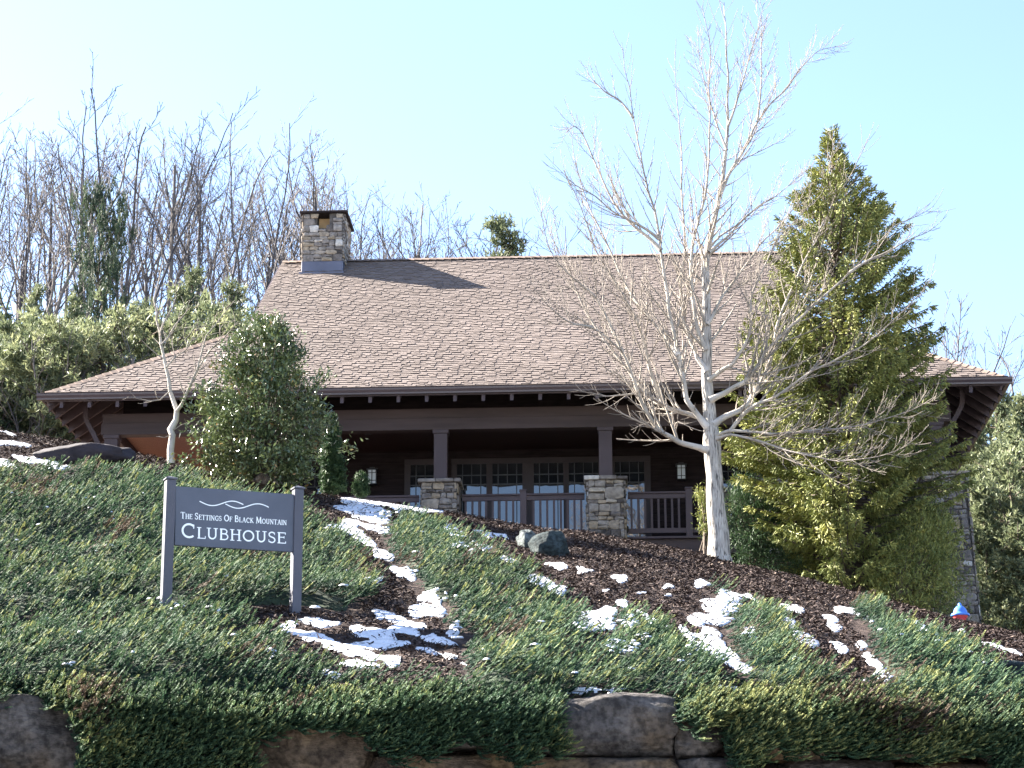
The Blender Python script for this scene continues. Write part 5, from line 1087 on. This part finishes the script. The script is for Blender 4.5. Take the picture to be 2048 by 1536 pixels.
# leafy shrubs
def leaf_shrub(name, label, cat, px, base, Y, outline, mt, nt_, leaf=(.055, .022), seed=1, pts_per=42, stems=True, depth=.85, tip=.13, irr=.35):
    """outline: list of (py, left px, right px)"""
    R = np.random.RandomState(seed); b = at(px, base, Y); ys = [o[0] for o in outline]; k = Y * 1.04 / 4557
    tips = []; 
    while len(tips) < nt_:
        y = R.uniform(ys[0], ys[-1]); l = np.interp(y, ys, [o[1] for o in outline]); r = np.interp(y, ys, [o[2] for o in outline])
        if R.rand() > (r - l) / 320 + .12: continue
        c = (l + r) / 2; a = R.uniform(0, 6.28); hw = (r - l) / 2 * (1 + irr * float(vnoise(a * 1.6, y / 45., seed))); q = R.rand() ** .4 * R.uniform(.8, 1.05); tips.append(np.array(at(c + hw * q * math.cos(a), y, Y)) - b + [0, math.sin(a) * q * hw * k * depth, 0])
    tips = np.array(tips); root = thing(name, label, cat, tuple(b)); m = MB()
    if stems:
        for tpt in tips[::3]:
            s = np.array([R.normal(0, .08), R.normal(0, .08), 0]); mid = tpt * .5 + [0, 0, .12]; m.tube([s, mid, tpt], [.018, .01, .005], 4)
        m.tube([(0, 0, -.2), (0, 0, .4), (.03, 0, 1.2)], [.06, .045, .02], 6); m.obj('stems', M['darkbark'], root)
    n = nt_ * pts_per; C = np.repeat(tips, pts_per, 0) + R.normal(0, tip, (n, 3)) * [1, 1, .85]; out = C - [0, 0, tips[:, 2].mean()]; out /= np.linalg.norm(out, axis=1, keepdims=True)
    d = out * .5 + R.normal(0, .6, (n, 3)) + [0, 0, .25]; d /= np.linalg.norm(d, axis=1, keepdims=True); s = np.cross(d, R.normal(0, .5, (n, 3)) + out * 0 + [0, 0, 1]); s /= np.linalg.norm(s, axis=1, keepdims=True)
    u = np.cross(s, d); L = leaf[0] * R.uniform(.7, 1.3, (n, 1)); w = leaf[1] * R.uniform(.8, 1.2, (n, 1))
    V = np.stack([C - d * L, C - d * L * .2 + s * w - u * w * .25, C + d * L, C - d * L * .2 - s * w - u * w * .25], 1).reshape(-1, 3); q = np.arange(n)[:, None] * 4
    T = np.concatenate([q + [0, 1, 2], q + [0, 2, 3]], 1).reshape(-1, 3); tn = np.clip(np.repeat(R.normal(.5, .18, nt_), pts_per) + R.normal(0, .15, n), 0, 1)
    mobj('foliage', nmesh('foliage', V, T, M[mt], np.repeat(tn, 2)), root)
leaf_shrub('broadleaf_shrub', 'large rounded glossy leaved evergreen shrub in front of the porch left of centre', 'shrub', 525, 965, 41.2,
           [(632, 505, 550), (660, 488, 578), (700, 450, 612), (740, 425, 630), (780, 405, 648), (830, 378, 668), (880, 372, 676), (930, 385, 672), (962, 420, 650)], 'holly', 440, (.05, .02), 3, 52, tip=.10, irr=.6)
leaf_shrub('arborvitae', 'dark narrow cone shaped arborvitae right behind the glossy shrub', 'shrub', 672, 980, 43.0, [(832, 656, 662), (865, 650, 674), (905, 646, 682), (950, 642, 688), (985, 642, 688)], 'arbor', 260, (.04, .012), 5, 60, False, 1., .045, .1)
leaf_shrub('small_shrub', 'small dark evergreen shrub on the crest left of the wall lantern', 'shrub', 722, 1000, 43.2, [(948, 718, 726), (960, 710, 734), (990, 708, 736)], 'arbor', 80, (.035, .010), 7, 50, False, 1., .035, .1)
leaf_shrub('evergreen_shrub', 'low feathery evergreen shrub at the foot of the spruce, left of the hydrant', 'shrub', 1800, 1235, 41.5, [(1010, 1850, 1880), (1060, 1810, 1910), (1110, 1770, 1925), (1150, 1750, 1930), (1200, 1750, 1928), (1225, 1790, 1915)], 'spruce', 330, (.045, .009), 9, 55, True, 1., .12)
leaf_shrub('evergreen_shrub', 'dark shaded evergreen shrub between the bare trunk and the spruce', 'shrub', 1520, 1150, 43.2, [(955, 1475, 1510), (1000, 1462, 1540), (1060, 1460, 1570), (1110, 1465, 1600), (1150, 1490, 1620)], 'arbor', 260, (.045, .010), 11, 55, True, 1., .12)
leaf_shrub('evergreen_shrub', 'short evergreen sapling peeking out left of the bare trunk', 'shrub', 1412, 1100, 43.4, [(965, 1404, 1410), (990, 1398, 1420), (1040, 1396, 1430), (1080, 1400, 1440)], 'spruce', 30, (.045, .010), 13, 40, True, 1., .07)

# hydrant
def hydrant():
    b = at(1921, 1236, 39.2); zt = at(1920, 1207, 39.2)[2]; b[2] = zt - .74; root = thing('fire_hydrant', 'red fire hydrant with a blue domed top half hidden by the crest of the bank', 'hydrant', tuple(b))
    m = MB(); m.lathe((0, 0, 0), [(.14, 0), (.14, .04), (.095, .05), (.092, .42), (.10, .47), (.13, .50), (.13, .52)], 20); m.obj('barrel', M['redpaint'], root, True)
    m = MB(); m.lathe((0, 0, 0), [(.155, .52), (.165, .535), (.155, .56), (.12, .565), (.118, .60), (.10, .645), (.065, .685), (.035, .70), (.03, .705), (.03, .735), (.012, .75), (0, .75)], 20); m.obj('bonnet', M['bluepaint'], root, True)
    for sg in (-1, 1):
        m = MB(); m.lathe((sg * .09, 0, .36), [(.045, 0), (.045, .06), (.055, .06), (.055, .1), (.02, .11), (.018, .13), (0, .13)], 12, ax=(sg, 0, 0)); m.obj('outlet_cap', M['bluepaint'], root, True)
    m = MB(); m.lathe((0, -.09, .30), [(.06, 0), (.06, .06), (.07, .06), (.07, .1), (.02, .11), (0, .12)], 12, ax=(0, -1, 0)); m.obj('outlet_cap', M['bluepaint'], root, True)
hydrant()
